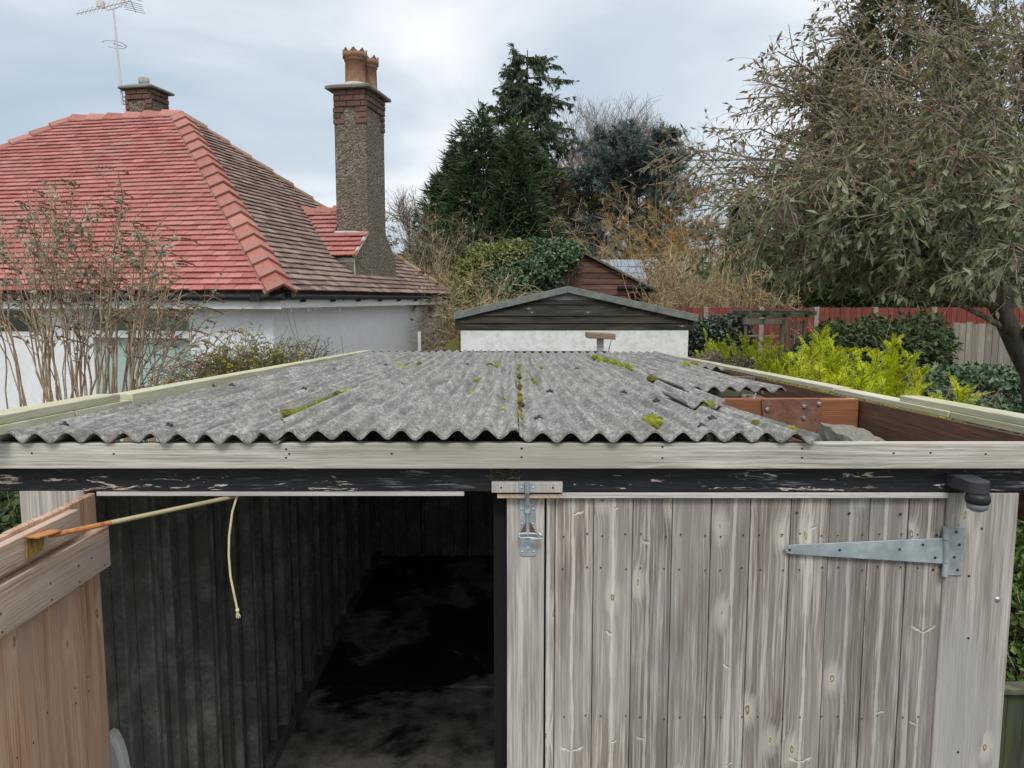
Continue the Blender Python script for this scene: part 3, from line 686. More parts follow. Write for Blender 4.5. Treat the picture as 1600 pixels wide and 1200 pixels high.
# strap hinge: tapered tee with a knuckle and a flap on the post
def plate(poly, Y, th, mat, name, parent, bev=0.0006):
    mb = MB(); mb.prism([at(px, py, Y) for px, py in poly], (0, th, 0)); return mb.build(name, mat, parent, bev, 1)
Yh = 1.999
hin = plate([(1226, 857), (1229, 853), (1237, 851.5), (1474, 841), (1474, 881), (1237, 866), (1229, 864), (1226, 860)], Yh, 0.004, M['zinc'], 'strap_hinge', leaf)
plate([(1478, 823.5), (1507, 824), (1503, 899), (1475, 899)], Yh, 0.004, M['zinc'], 'hinge_flap', hin)
for y0, y1 in ((823.5, 843), (844, 879), (880, 900)):
    a, b_ = at(1478.5, y0, Yh - 0.002), at(1476 if y0 > 870 else 1478, y1, Yh - 0.002); mb = MB(); mb.tube([a, b_], 0.0085 if y0 != 844 else 0.0078, 12); mb.build('hinge_knuckle', M['zinc'], hin)
for px, py in ((1234, 859), (1312, 859.5), (1406, 858.5), (1442, 851), (1461, 871.5), (1494, 831), (1499, 851), (1491, 870.5), (1496, 890.5)):
    dome(px, py, Yh, 0.004, M['dark_metal'], hin, 'hinge_screw')

# hasp, its bolt and staple
Ys = Yd - 0.0062
hasp = plate([(812, 781), (837, 781), (838, 866), (835, 869), (815, 869), (812.5, 866)], Ys - 0.003, 0.0028, M['zinc'], 'hasp_plate', leaf)
plate([(810.5, 754), (819, 754), (819, 769.5), (810.5, 769.5)], 1.975, 0.0028, M['zinc'], 'keeper_plate', hasp)
plate([(828, 754), (837, 754), (837, 769.5), (828, 769.5)], 1.975, 0.0028, M['zinc'], 'keeper_plate', hasp)
mb = MB(); a, b_ = at(823.6, 754, 1.972), at(823.6, 770, 1.972); mb.tube([a, b_], 0.0078, 10); mb.build('keeper_loop', M['zinc'], hasp)
mb = MB(); a, b_ = at(824, 779.5, Ys - 0.005), at(824, 801, Ys - 0.005); mb.tube([a, b_], 0.0085, 10); mb.build('bolt_guide', M['zinc'], hasp)
mb = MB(); mb.tube([at(824, 765, 1.978), at(824, 775, 1.985), at(824, 800, Ys - 0.005), at(824.5, 836, Ys - 0.012)], 0.0052, 8); mb.build('sliding_bolt', M['zinc'], hasp)
mb = MB(); c = [(810, 838), (812, 834), (824, 833.2), (838, 834), (848, 838), (845, 842.5), (836, 841), (826, 840), (814, 841)]
mb.tube([at(px, py, 1.983 if py > 836 else 1.992) for px, py in c + c[:1]], 0.0028, 7); mb.build('staple_ring', M['zinc'], hasp)
mb = MB(); mb.tube([at(836, 829, Ys - 0.008), at(842, 833, 1.985), at(848, 838, 1.979), at(846, 842, 1.977), at(829, 842.5, 1.981)], 0.0028, 7); mb.build('staple_ring', M['bolt'], hasp)
plate([(812.5, 833), (822, 815), (822.5, 834)], Ys - 0.0042, 0.001, M['rust'], 'rusted_recess', hasp, 0.0)
plate([(828, 815), (838, 832), (828, 834)], Ys - 0.0042, 0.001, M['rust'], 'rusted_recess', hasp, 0.0)
plate([(821.5, 858), (825, 852), (828.5, 858)], Ys - 0.0042, 0.001, M['alu'], 'slot_mark', hasp, 0.0)
for px, py in ((815, 784), (833, 784), (815, 795.5), (833, 795.5), (816, 819), (832.5, 819), (816, 862), (834, 862)): dome(px, py, Ys - 0.003, 0.0032, M['bolt'], hasp, 'hasp_screw')
for px in (815, 833): dome(px, 762, 1.975, 0.0032, M['bolt'], hasp, 'hasp_screw')
for px in (783, 864): dome(px, 762, 1.978, 0.0028, M['dark_metal'], garage, 'screw_head')

# ---- left leaf, swung out towards us until square with the front
XD = -1.107
od = box_obj('open_door', XD - 0.022, XD - 0.0185, 0.94, 1.992, 0.05, 1.883, M['fresh_wood'], garage)
zt2 = 2.4 - 0.512
yy = 1.995
for i in range(9):
    w_ = 0.117; y1 = yy - i * w_; y0 = y1 - w_ + 0.0012
    box_obj('plank', XD - 0.018, XD, y0, y1, 0.05, zt2 - 0.002 * (i % 2), M['fresh_wood'], od, 0.0015, 1)
box_obj('top_rail', XD + 0.0005, XD + 0.026, 0.96, 1.872, 2.4 - 0.585, 2.4 - 0.522, M['rail_wood'], od, 0.002, 2)
box_obj('ledge_rail', XD + 0.0005, XD + 0.029, 0.95, 1.999, 2.4 - 0.712, 2.4 - 0.602, M['rail_wood'], od, 0.002, 2)
box_obj('ledge_rail', XD + 0.0005, XD + 0.029, 0.95, 1.999, 0.35, 0.46, M['rail_wood'], od, 0.002, 2)
nm_ = MB(); rr = random.Random(9)
for i in range(9):
    for z in (2.4 - .66, 2.4 - .70, 1.42, 1.38):
        y = yy - (i + rr.choice((.25, .75))) * w_; X_ = XD + (.0297 if z > 1.65 else .0007); vs = [(X_, y + .003 * math.cos(a_), z + .003 * math.sin(a_) + rr.uniform(-.001, .001)) for a_ in (0, 1.05, 2.1, 3.14, 4.2, 5.25)]; nm_.add(vs, [tuple(range(6))])
tag(nm_.build('nail_heads', M['dark_metal'], od), kind='stuff')
# stay: rusty angle bracket on the rail and a bar hooked under the beam
XB = XD + 0.0265
def aty(px, py, X): return atx(px, py, X)
brk = MB()
P = [aty(38, 842, XB), aty(66, 834, XB), aty(66, 858, XB), aty(40, 876, XB)]
brk.prism(P, (0.004, 0, 0))
bracket = brk.build('stay_bracket', M['rust_paint'], od, 0.0006)
t0 = P[0].copy(); t1 = P[1].copy(); up = Vector((0, 0, 0.001))
mb = MB(); mb.prism([t0 + up, t0 + Vector((0.034, -.002, 0.001)), t1 + Vector((0.040, 0.012, 0.001)), t1 + Vector((0.012, 0.022, 0.001)), t1 + up], (0, 0, 0.004)); mb.build('bracket_arm', M['orange_rust'], bracket, 0.0006)
a = (t1 + Vector((0.028, 0.004, -0.003))); e_ = at(372, 774.5, 2.03)
mid = a.lerp(e_, 0.35)
mb = MB(); mb.tube([a + Vector((-.012, -.008, 0)), a, a.lerp(e_, 0.27)], [0.006, 0.0062, 0.0062], 9); mb.build('stay_bar', M['orange_rust'], od)
mb = MB(); mb.tube([a.lerp(e_, 0.271), mid, e_], [0.0060, 0.0060, 0.0056], 9); mb.build('stay_bar', plain('brass_stained_bar', (0.42, 0.36, 0.22), 0.6, 0.2), od)

#@@THINGS
# ---- moss on the roof
def moss_clump(p, rx, ry, rz, seed, name='moss_clump'):
    bm = bmesh.new(); bmesh.ops.create_icosphere(bm, subdivisions=3, radius=1.0); rr = random.Random(seed)
    o3 = [rr.uniform(0, 9) for _ in range(3)]
    for v in bm.verts:
        q = v.co; k = 1 + 0.16 * math.sin(q.x * 4 + o3[0]) * math.cos(q.y * 5 + o3[1]) + 0.10 * math.sin(q.z * 9 + q.x * 8 + o3[2]) + rr.uniform(-.09, .09)
        v.co = Vector((q.x * rx * k, q.y * ry * k, (q.z * rz * k if q.z > 0 else q.z * rz * 0.5)))
    me = bpy.data.meshes.new(name); bm.to_mesh(me); bm.free(); me.materials.append(M['moss'])
    o = link(bpy.data.objects.new(name, me), garage); o.location = p; return o
sd_ = 0
rr = random.Random(12)
for px, py, rx, ry in ([(811 + rr.uniform(-2, 2), y_, rr.uniform(.010, .016), rr.uniform(.016, .03)) for y_ in (573, 580, 587, 593, 600, 607, 612, 629, 646, 659, 671)] +
        [(812, 637, .016, .03), (811, 622, .014, .02), (1019, 671, .036, .030), (1014, 674, .022, .02), (1028, 668, .022, .02), (748, 599, .020, .022), (845, 578, .014, .014), (832, 598, .012, .02), (738, 619, .012, .016), (786, 629, .010, .012), (786, 647, .010, .012), (836, 600, .012, .012),
         (898, 600, .013, .014), (1107, 641, .026, .016), (1180, 668, .013, .010), (1236, 682, .018, .014), (1070, 574, .030, .02), (1085, 573, .030, .02), (1018, 596, .024, .03), (700, 600, .010, .01), (765, 575, .022, .018), (778, 574, .018, .014)] +
        [(930 + i * 9.2, 561 + i * 3.2, rr.uniform(.022, .036), rr.uniform(.05, .09)) for i in range(7)] +
        [(575 - i * 15.5 + rr.uniform(-3, 3), 606 + i * 6.4 + rr.uniform(-1, 1), rr.uniform(.012, .026), rr.uniform(.03, .05)) for i in range(9)] +
        [(628 + i * 9, 576 - i * 1.3 + rr.uniform(-1, 1), rr.uniform(.018, .03), rr.uniform(.03, .05)) for i in range(4)]):
    sd_ += 1
    p = on_roof(px, py, 0.004); moss_clump(p + Vector((0, 0, 0.010)), rx, ry, rx * (1.0 if rx < 0.03 else 0.9), sd_)

# ---- things fixed to and hanging from the garage
lampo = empty('security_light', at(1500, 752, 2.0), 'small charcoal motion sensor light fixed to the black beam', 'security light')
mb = MB(); b0 = at(1478, 736, 1.998); 
def sweep_light(pa, wz, zh, mi=0):
    pass
# body: a flat tapering arm seen from its right, reaching towards us
arm = []
for t_ in range(7):
    q = t_ / 6; y = 1.998 - 0.085 * q; hw = 0.030 * (1 - 0.08 * q) ; cx_ = xx(1494, 745, 2.0) + 0.006 * q
    arm.append((cx_, y, hw))
zt3, zb3 = dz(738.5, 2.0), dz(765, 2.0)
vs = []
out = [(-1, 0), (1, 0)]
L_ = [(cx_ - hw, y) for cx_, y, hw in arm]; Rr = [(cx_ + hw, y) for cx_, y, hw in arm]
tipc = arm[-1]; tip = [(tipc[0] + tipc[2] * math.cos(a), tipc[1] - tipc[2] * 0.8 * math.sin(a)) for a in [math.pi * (1 - k / 10) for k in range(1, 10)]]
poly = L_ + tip + Rr[::-1]
mb.prism([(x, y, zb3 + 0.012) for x, y in poly], (0, 0, zt3 - zb3 - 0.012))
mb.build('lamp_body', M['charcoal'], lampo, 0.003, 2)
mb = MB(); mb.lathe([(0.0, 0.012), (0.026, 0.012), (0.029, 0.004), (0.0295, -0.006), (0.027, -0.012), (0.025, -0.013)], tipc[0], tipc[1] - 0.002, 20)
so = mb.build('sensor_head', M['black_plastic'], lampo); so.location = (0, 0, zb3)
mb = MB(); mb.lathe([(0.025, 0.0), (0.0262, -0.005), (0.023, -0.014), (0.014, -0.020), (0.0, -0.022)], tipc[0], tipc[1] - 0.002, 20)
so = mb.build('sensor_lens', M['lens'], lampo); so.location = (0, 0, zb3 - 0.013)
box_obj('mount_plate', xx(1477, 745, 2.0), xx(1524, 745, 2.0), 1.9975, 1.9995, zb3 + 0.004, zt3 - 0.004, M['black_plastic'], lampo)

pts = [(371, 773), (363, 800), (358, 838), (357.5, 868), (360, 900), (366, 930), (371, 953)]
mb = MB(); mb.tube([at(px, py, 2.015) for px, py in pts], 0.0032, 8)
ro = mb.build('pull_rope', M['rope']); tag(ro, 'thin pale yellow rope hanging from the garage lintel with a frayed knotted end', 'rope')
mb = MB(); rr = random.Random(8); k0 = at(371, 953, 2.015)
mb.tube([k0 + Vector((0, 0, .004)), k0, k0 - Vector((0, 0, .006))], [0.0035, 0.0058, 0.0035], 8)
for i in range(14):
    d = Vector((rr.uniform(-.006, .008), rr.uniform(-.004, .004), rr.uniform(-.024, -.015))); mb.tube([k0 - Vector((0, 0, .005)), k0 + d], [0.0012, 0.0008], 4)
mb.build('frayed_end', M['rope'], ro)

# pale slab leaning just inside
pts2 = [(168, 1260), (168, 1150), (176, 1153), (184, 1168), (190, 1188), (197, 1225), (200, 1260)]
mb = MB(); mb.prism([at(px, py, 2.30) for px, py in [(120, 1260), (120, 1140), (160, 1143)] + pts2[2:]], (0, 0.05, 0))
mb.prism([at(px, py, 2.305) for px, py in [(118, 1250), (198, 1250)]] + [Vector((at(198, 1250, 2.305).x, 2.305, 0)), Vector((at(118, 1250, 2.305).x, 2.305, 0))], (0, 0.04, 0))
tag(mb.build('pale_slab', M['chalk'], None, 0.012, 2), 'pale rounded slab standing behind the open salmon coloured door', 'slab')
# ================================================================== THE BUNGALOW
HA = at(440, 458, 8.5); PHI = R(11.1)
EZ = HA.z                                                  # eaves height
house = empty('bungalow', (HA.x, HA.y, 0), 'white roughcast bungalow with red tiled hipped roof and tall side chimney', 'house', rotz=-PHI)
HM = Matrix.Translation((HA.x, HA.y, 0)) @ Matrix.Rotation(-PHI, 4, 'Z'); HI = HM.inverted()
BS[0] = HM
def hl(px, py, axis, val):
    """pixel -> house coordinates on the plane axis=val"""
    o = HI @ Vector((0, 0, CAM_Z)); d = HI.to_3x3() @ ray(px, py); t = (val - o[axis]) / d[axis]; return o + d * t
HS, HU, HH, HL = 3.40, 1.96, 2.80, 6.76                    # half span, ridge length, rise, side length
HW = 2 * HS + HU
AP, AQ = Vector((-HS, HS, EZ + HH)), Vector((-HS - HU, HS, EZ + HH))
SL = math.hypot(HS, HH); ROWS = 41; G = SL / ROWS; cs_, sn_ = HS / SL, HH / SL
# under-roof planes
mb = MB(); D = 0.035
c0, c1, c2, c3 = Vector((0, 0, EZ - D)), Vector((0, HL, EZ - D)), Vector((-HW, HL, EZ - D)), Vector((-HW, 0, EZ - D))
a0, a1 = AP - Vector((0, 0, D)), AQ - Vector((0, 0, D))
mb.add([c0, c1, c2, c3, a0, a1], [(0, 1, 4), (1, 2, 5, 4), (2, 3, 5), (3, 0, 4, 5), (0, 3, 2, 1)])
roof = mb.build('roof', M['tile_brown'], house)
# tiles
TW = 0.185
def tile_mesh(w):
    mb = MB(); l = G * 1.32; mb.box(-w / 2 + 0.0025, w / 2 - 0.0025, 0, l, 0, 0.014)
    return mb
tm = {}
for key, mat in (('red', M['tile_red']), ('brown', M['tile_brown'])):
    o = tile_mesh(TW).build('roof_tile', mat); tm[key] = o.data; COL.objects.unlink(o); bpy.data.objects.remove(o)
rr = random.Random(21); ntile = [0]
def tile_face(O, a, s, nrm, lo, hi, rows, key, single, name_stuff, parent, g=None, skip=None):
    stuff = MB(); g = g or G
    for r_ in range(rows):
        t = (r_ + 0.0) / rows; A_, B_ = lo(t), hi(t); off = (TW / 2 if r_ % 2 else 0)
        i0 = int(math.floor((A_ - off) / TW)); i1 = int(math.ceil((B_ - off) / TW))
        for i in range(i0, i1):
            u0, u1 = max(A_, i * TW + off), min(B_, (i + 1) * TW + off)
            if u1 - u0 < 0.05: continue
            c = O + a * ((u0 + u1) / 2) + s * (r_ * g - 0.02)
            tilt = 0.20 + rr.uniform(-.035, .035); yaw = rr.uniform(-.012, .012)
            Mx = Matrix.Translation(c + nrm * 0.046 + s * rr.uniform(-.004, .004)) @ Matrix((a, s, nrm)).transposed().to_4x4() @ Matrix.Rotation(yaw, 4, 'Z') @ Matrix.Rotation(-tilt, 4, 'X') @ Matrix.Translation((0, 0, 0.012))
            full = (u1 - u0) > TW * 0.98
            if full and single(r_, u0) and ntile[0] < 300:
                o = bpy.data.objects.new('roof_tile', tm[key]); link(o, parent); o.matrix_basis = Mx; ntile[0] += 1
            else:
                w = u1 - u0; stuff.box(-w / 2 + .0025, w / 2 - .0025, 0, g * 1.32, 0, 0.014, 0, Mx)
    if stuff.v: tag(stuff.build(name_stuff, M['tile_' + key], parent), kind='stuff')
sF, nF = Vector((0, cs_, sn_)), Vector((0, -sn_, cs_))
sR, nR = Vector((-cs_, 0, sn_)), Vector((sn_, 0, cs_))
tile_face(Vector((0, 0, EZ)), Vector((-1, 0, 0)), sF, nF, lambda t: HS * t, lambda t: HW - HS * t, ROWS, 'red', lambda r_, u: r_ < 9 and u < 5.0, 'roof_tiles', house)
tile_face(Vector((0, 0, EZ)), Vector((0, 1, 0)), sR, nR, lambda t: HS * t, lambda t: HL - HS * t, ROWS, 'brown', lambda r_, u: r_ < 3, 'roof_tiles', house)
# hip and ridge tiles, each a bent cap over the joint
def cap_tiles(P0, P1, dl, dr, expo, mat, name, parent, wing=0.135, up=Vector((0, 0, 1)), lift=0.085, th=0.03):
    d = (P1 - P0); n_ = max(2, int(round(d.length / expo))); d = d / n_; h = d.normalized()
    dl = (dl - h * dl.dot(h)).normalized(); dr = (dr - h * dr.dot(h)).normalized()
    nm = -(dl + dr).normalized()
    for i in range(n_):
        b = P0 + d * i; e_ = b + d * 1.12; j = rr.uniform(-.006, .006)
        mb = MB(); vs = []
        for q, k, lf in ((b, 1.08, lift + .034 + j), (e_, 0.95, lift - .004 + j)):
            for off in (0.0, -th):
                for sv, m_ in ((dl, 1.0), (dl, .35), (None, 0), (dr, .35), (dr, 1.0)):
                    p = q + nm * (lf + off + (0.0 if sv is None else -0.012 * m_))
                    if sv is not None: p = p + sv * wing * k * m_ + sv * 0.0
                    vs.append(p)
        # indices: end*10 + layer*5 + k
        f = []
        for k in range(4):
            f += [(k, k + 1, 10 + k + 1, 10 + k), (5 + k, 15 + k, 15 + k + 1, 5 + k + 1), (k, 5 + k, 5 + k + 1, k + 1), (10 + k, 10 + k + 1, 15 + k + 1, 15 + k)]
        f += [(0, 10, 15, 5), (4, 9, 19, 14)]
        c = b + d * .5
        mb.add([v - c for v in vs], f); o = mb.build(name, mat, parent); o.location = c
dF, dR_ = -sF, -sR
cap_tiles(Vector((0.02, -0.02, EZ + 0.0)), AP, dF, dR_, 0.31, M['tile_hip'], 'hip_tile', house, 0.175)
cap_tiles(AQ, AP, dF, Vector((0, cs_, -sn_)), 0.33, M['tile_hip'], 'ridge_tile', house, 0.15)
cap_tiles(Vector((-HW, 0, EZ)), AQ, dF, Vector((-cs_, 0, -sn_)), 0.33, M['tile_hip'], 'hip_tile', house)
cap_tiles(Vector((0, HL, EZ)), AP, dR_, Vector((0, cs_, -sn_)), 0.40, M['tile_dull'], 'hip_tile', house, 0.11)
# mortar bed beside the front hip
mb = MB()
for dv in (dF, dR_):
    hd = (AP - Vector((0, 0, EZ))).normalized(); dv2 = (dv - hd * dv.dot(hd)).normalized(); p0, p1 = Vector((0, 0, EZ)) + dv2 * .165, AP + dv2 * .165
    mb.tube([p0 + Vector((0, 0, .045)), p1 + Vector((0, 0, .045))], 0.03, 6)
mb.build('mortar_bed', concrete('dirty_mortar', (.13, .10, .075), (.22, .175, .13), (.32, .27, .21), 3.0), house)

# walls
OV = 0.25
yB = hl(684, 500, 0, -OV).y
mb = MB(); zt_ = EZ - 0.04
mb.box(-OV - 0.24, -OV, OV, yB, 0, zt_); mb.build('side_wall', M['render'], house)
# front wall with openings
wx0, wx1 = hl(134, 500, 1, OV).x, hl(301, 540, 1, OV).x
wz1 = hl(200, 483, 1, OV).z; vx1 = hl(63, 500, 1, OV).x
mb = MB()
mb.box(wx1, -OV - 0.2405, OV, OV + 0.24, 0, zt_); mb.box(vx1, wx0, OV, OV + 0.24, 0, zt_); mb.box(wx0, wx1, OV, OV + 0.24, wz1, zt_)
vx0 = vx1 - 1.5; mb.box(-HW + OV, vx0, OV, OV + 0.24, 0, zt_); mb.box(vx0, vx1, OV, OV + 0.24, wz1, zt_); mb.box(vx0, vx1, OV, OV + 0.24, 0, 1.95)
mb.build('front_wall', M['render'], house)
mb = MB(); mb.box(-HW + OV, -HW + OV + .24, OV + .24, yB, 0, zt_); mb.box(-HW + OV + .24, -OV - .24, yB - .24, yB, 0, zt_); mb.build('back_wall', M['render'], house)
# fascias, gutters
def hbox(name, x0, x1, y0, y1, z0, z1, mat, parent=house, bev=0.0): return box_obj(name, x0, x1, y0, y1, z0, z1, mat, parent, bev)
hbox('fascia_board', -HW + .1, -0.03, 0.03, 0.05, EZ - 0.175, EZ - 0.045, M['upvc'])
hbox('fascia_board', -0.05, -0.03, 0.051, HL - 0.03, EZ - 0.165, EZ - 0.04, M['upvc'])
hbox('soffit', -HW + .1, -0.0505, 0.0505, OV + .01, EZ - 0.172, EZ - 0.160, M['upvc']); hbox('soffit', -OV - .01, -0.0505, OV + .012, HL - .06, EZ - 0.162, EZ - 0.150, M['upvc'])
mb = MB(); mb.tube([(-HW, -0.012, EZ - .042), (0.03, -0.012, EZ - .042)], 0.042, 10); mb.build('gutter', M['black_plastic'], house)
mb = MB(); mb.tube([(0.008, 0.06, EZ - .038), (0.008, HL + .05, EZ - .038)], 0.036, 10); mb.build('gutter', M['black_plastic'], house)
for i in range(8):
    y = 0.5 + i * 0.83; hbox('gutter_bracket', -0.0295, 0.03, y, y + .03, EZ - .10, EZ - .07, M['black_plastic'])
for x in (-0.35, -1.5, -2.6): hbox('gutter_union', x, x + .12, -0.060, -0.04, EZ - .092, EZ - .004, M['black_plastic'])
# garden door unit with transom lights, blinds behind
def hx(px): return hl(px, 520, 1, OV).x
def hz(py): return hl(220, py, 1, OV).z
fy0, fy1 = OV + 0.03, OV + 0.10
win = hbox('garden_window', wx0, wx0 + .055, fy0, fy1, 0.05, wz1, M['upvc'])
hbox('window_frame', wx1 - .05, wx1, fy0, fy1, 0.05, wz1, M['upvc'], win)
hbox('window_frame', wx0 + .0555, wx1 - .0505, fy0, fy1, wz1 - .045, wz1, M['upvc'], win)
hbox('transom', wx0 + .0555, wx1 - .0505, fy0 - .012, fy1, hz(528), hz(517), M['upvc'], win)
hbox('mullion', hx(206), hx(222), fy0, fy1, hz(516.9), wz1 - .046, M['upvc'], win)
hbox('pane', wx0 + .056, hx(206) - .001, fy0 + .03, fy0 + .036, hz(516.8), wz1 - .046, M['glass'], win)
hbox('pane', hx(222) + .001, wx1 - .051, fy0 + .03, fy0 + .036, hz(516.8), wz1 - .046, M['glass'], win)
hbox('pane', wx0 + .056, wx1 - .051, fy0 + .03, fy0 + .036, 0.06, hz(528.2), M['glass'], win)
nb = 11; bw = (wx1 - wx0 - .1) / nb
for i in range(nb):
    o = hbox('blind_slat', -bw * .52, bw * .52, 0, 0.003, 0.08, hz(520), M['blind'], win); o.location.x = wx0 + .05 + bw * (i + .5); o.location.y = OV + .115; o.rotation_euler = (0, 0, R(14 + 5 * math.sin(i * 2.1)))
hbox('room_wall', wx0 - .3, wx1 + .3, OV + .45, OV + .47, 0, zt_, M['room_dark'], win)
win2 = hbox('dark_window', vx0, vx1, OV + .10, OV + .11, 1.95, wz1, M['black_plastic'])
hbox('window_frame', vx0, vx1, fy0, fy1, 1.95, 2.0, M['upvc'], win2); hbox('window_frame', vx0, vx0 + .05, fy0, fy1, 2.001, wz1, M['upvc'], win2); hbox('window_frame', vx1 - .05, vx1, fy0, fy1, 2.001, wz1, M['upvc'], win2)
hbox('pane', vx0 + .051, vx1 - .051, fy0 + .03, fy0 + .036, 2.001, wz1, M['glass'], win2)

# ---- tall chimney on the side wall
XS = -OV - 0.02
v0, v1 = hl(574, 300, 0, XS).y, hl(601.5, 300, 0, XS).y
u0 = hl(525, 300, 1, v0).x; ztop = hl(574, 157, 0, XS).z
zcap = hl(574, 141, 0, XS).z
stack = MB(); stack.box(u0, XS, v0, v1, EZ + .3, zcap); stack = stack.build('chimney_stack', M['pebbledash'], house)
stack['label'] = 'tall pebbledashed chimney stack'
# breast below, wider, with sloping shoulders
pf = [(553, 446), (553, 402), (573, 368), (601.5, 364), (618, 406), (619, 446)]
pp = [hl(px, py, 0, XS + .003) for px, py in pf]
zlow = EZ + 0.16
pp[0].z = zlow; pp[-1].z = zlow
mb = MB(); mb.prism([(XS + .003, p.y, p.z) for p in pp][::-1], (-1.9, 0, 0)); mb.build('chimney_breast', M['pebbledash'], stack)
vf, zf = pp[1].y, pp[1].z; vb = pp[2].y; zm = pp[2].z
# lead/mortar bands
mb = MB(); mb.tube([(XS + .008, vf - .01, zf + .02), (XS + .008, vb, zm + .03), (XS - .3, vb - .012, zm + .045), (u0, vb - .012, zm + .045)], 0.032, 6); mb.build('mortar_fillet', M['mortar'], stack)
hbox('lead_apron', XS + .004, XS + .06, vf - .05, pp[-1].y + .05, EZ + .155, EZ + .185, M['mortar'], stack)
mb = MB(); mb.prism([hl(px, py, 1, vf - .004) for px, py in ((508, 403), (553.5, 403), (556, 446), (548, 440))], (0, .02, 0)); mb.build('mortar_patch', M['mortar'], stack)
# red saddle roof over the shoulder
slp = Vector((0, vb - vf, zm - zf)); sdir = slp.normalized(); zr = hl(530, 331, 1, (v0 + v1) / 2).z
k_ = (zr - zf) / sdir.z; vr = vf + sdir.y * k_
nS = Vector((1, 0, 0)).cross(sdir); nS = nS if nS.z > 0 else -nS
def roof_x(z): return -(z - EZ) / HH * HS               # main slope's x at height z
rows = 10; g2 = k_ / rows
def lo_(t): return XS + 0.05 + 0 * t
tile_face(Vector((0, vf - .03, zf - .01)), Vector((-1, 0, 0)), sdir, nS, lambda t: (-XS - 0.04) if (zf + t * (zr - zf)) < zm + .02 else (-u0 + .01), lambda t: -roof_x(zf + t * (zr - zf)) + .10, rows, 'red', lambda r_, u: False, 'saddle_tiles', house, g2)
mb = MB(); xe = roof_x(zr); xe0 = roof_x(zf)
mb.add([(XS, vf, zf - .03), (xe0 - .1, vf, zf - .03), (xe - .1, vr, zr - .03), (u0 + .02, vr, zr - .03), (u0 + .02, vb, zm - .03), (XS, vb, zm - .03)], [(0, 1, 2, 3, 4, 5)]); mb.add([(u0, vr, zr - .03), (xe - .1, vr, zr - .03), (xe0 - .1, 2 * vr - vf, zf - .03), (u0, 2 * vr - vf, zf - .03)], [(0, 1, 2, 3)])
mb.build('saddle_roof', M['tile_brown'], house)
cap_tiles(Vector((xe - .32, vr, zr)), Vector((u0, vr, zr)), -sdir, Vector((0, sdir.y, -sdir.z)), 0.28, M['tile_hip'], 'ridge_tile', house)
# bricks at the top
bh = 0.082
def brick_at(x0, x1, y0, y1, z0, z1, parent, mat): 
    return box_obj('brick', x0, x1, y0, y1, z0 + .005, z1 - .005, M[mat], parent, 0.004)
def brick_course(xa, xb, ya, yb, z, off, parent, mat='brick', d=0.03):
    L = 0.215
    for (fx0, fx1, fixed, horiz) in ((xa, xb, ya, True), (ya, yb, xb, False)):
        p = fx0 - (L / 2 if off else 0)
        while p < fx1 - .01:
            q0, q1 = max(fx0, p), min(fx1, p + L)
            if q1 - q0 > .03:
                if horiz: brick_at(q0 + .004, q1 - .004, fixed - d, fixed + .02, z, z + bh, parent, mat)
                else: brick_at(fixed - .02, fixed + d, q0 + .004, q1 - .004, z, z + bh, parent, mat)
            p += L
for i in range(3): brick_course(u0, XS, v0, v1, zcap - (i + 1) * bh, i % 2, stack, d=0.034 - .006 * (i == 2))
for i in range(3, 6):
    z = zcap - (i + 1) * bh; w = 0.16 if i % 2 else 0.11
    brick_at(u0 - .012, u0 + w, v0 - .018, v0 + .02, z, z + bh, stack, 'brick'); brick_at(XS - w, XS + .018, v0 - .018, v0 + .02, z, z + bh, stack, 'brick'); brick_at(XS - .02, XS + .018, v1 - w, v1 + .01, z, z + bh, stack, 'brick')
mb = MB(); q = 0.10; vsx = [(u0 - q, v0 - q), (XS + q, v0 - q), (XS + q, v1 + q), (u0 - q, v1 + q)]
vsx2 = [(u0 + .04, v0 + .04), (XS - .04, v0 + .04), (XS - .04, v1 - .04), (u0 + .04, v1 - .04)]
mb.add([(x, y, zcap + .002) for x, y in vsx] + [(x, y, zcap + .05) for x, y in vsx] + [(x, y, zcap + .10) for x, y in vsx2], [(3, 2, 1, 0)] + [(i, (i + 1) % 4, 4 + (i + 1) % 4, 4 + i) for i in range(4)] + [(4 + i, 4 + (i + 1) % 4, 8 + (i + 1) % 4, 8 + i) for i in range(4)] + [(8, 9, 10, 11)])
mb.build('chimney_cap', concrete('dark_cap_mortar', (.10, .095, .08), (.17, .165, .14), (.26, .25, .21), 2.5), stack, 0.01)
def crown_pot(x, y, z0, h, r, parent, sc=1.0):
    mb = MB(); mb.lathe([(r * 1.14, 0), (r * 1.14, .03), (r * 1.0, .045), (r * .95, h * .70), (r * 1.04, h * .715), (r * 1.04, h * .745), (r * .98, h * .76), (r * 1.18, h * .80), (r * 1.20, h * .92), (r * 1.08, h * .92), (r * .82, h * .86), (r * .8, h * .5)], 0, 0, 24)
    o = mb.build('chimney_pot', M['terracotta'], parent); o.location = (x, y, z0)
    mb = MB()
    for i in range(8):
        a = 2 * math.pi * (i + .35) / 8; da = math.pi / 9.5
        ins, ou = r * 1.02, r * 1.19
        def P(aa, rad, z): return (x + rad * math.cos(aa), y + rad * math.sin(aa), z0 + z)
        vs = [P(a - da, ou, h * .915), P(a + da, ou, h * .915), P(a, ou, h * 1.03), P(a - da, ins, h * .915), P(a + da, ins, h * .915), P(a, ins, h * 1.03)]
        mb.add(vs, [(0, 1, 2), (5, 4, 3), (0, 2, 5, 3), (1, 4, 5, 2), (0, 3, 4, 1)])
    mb.build('pot_crown', M['terracotta'], parent)
ymid = [v0 + (v1 - v0) * .26, v0 + (v1 - v0) * .74]; xm = (u0 + XS) / 2 + .02
hp = hl(552, 80, 1, ymid[0]).z - (zcap + .07)
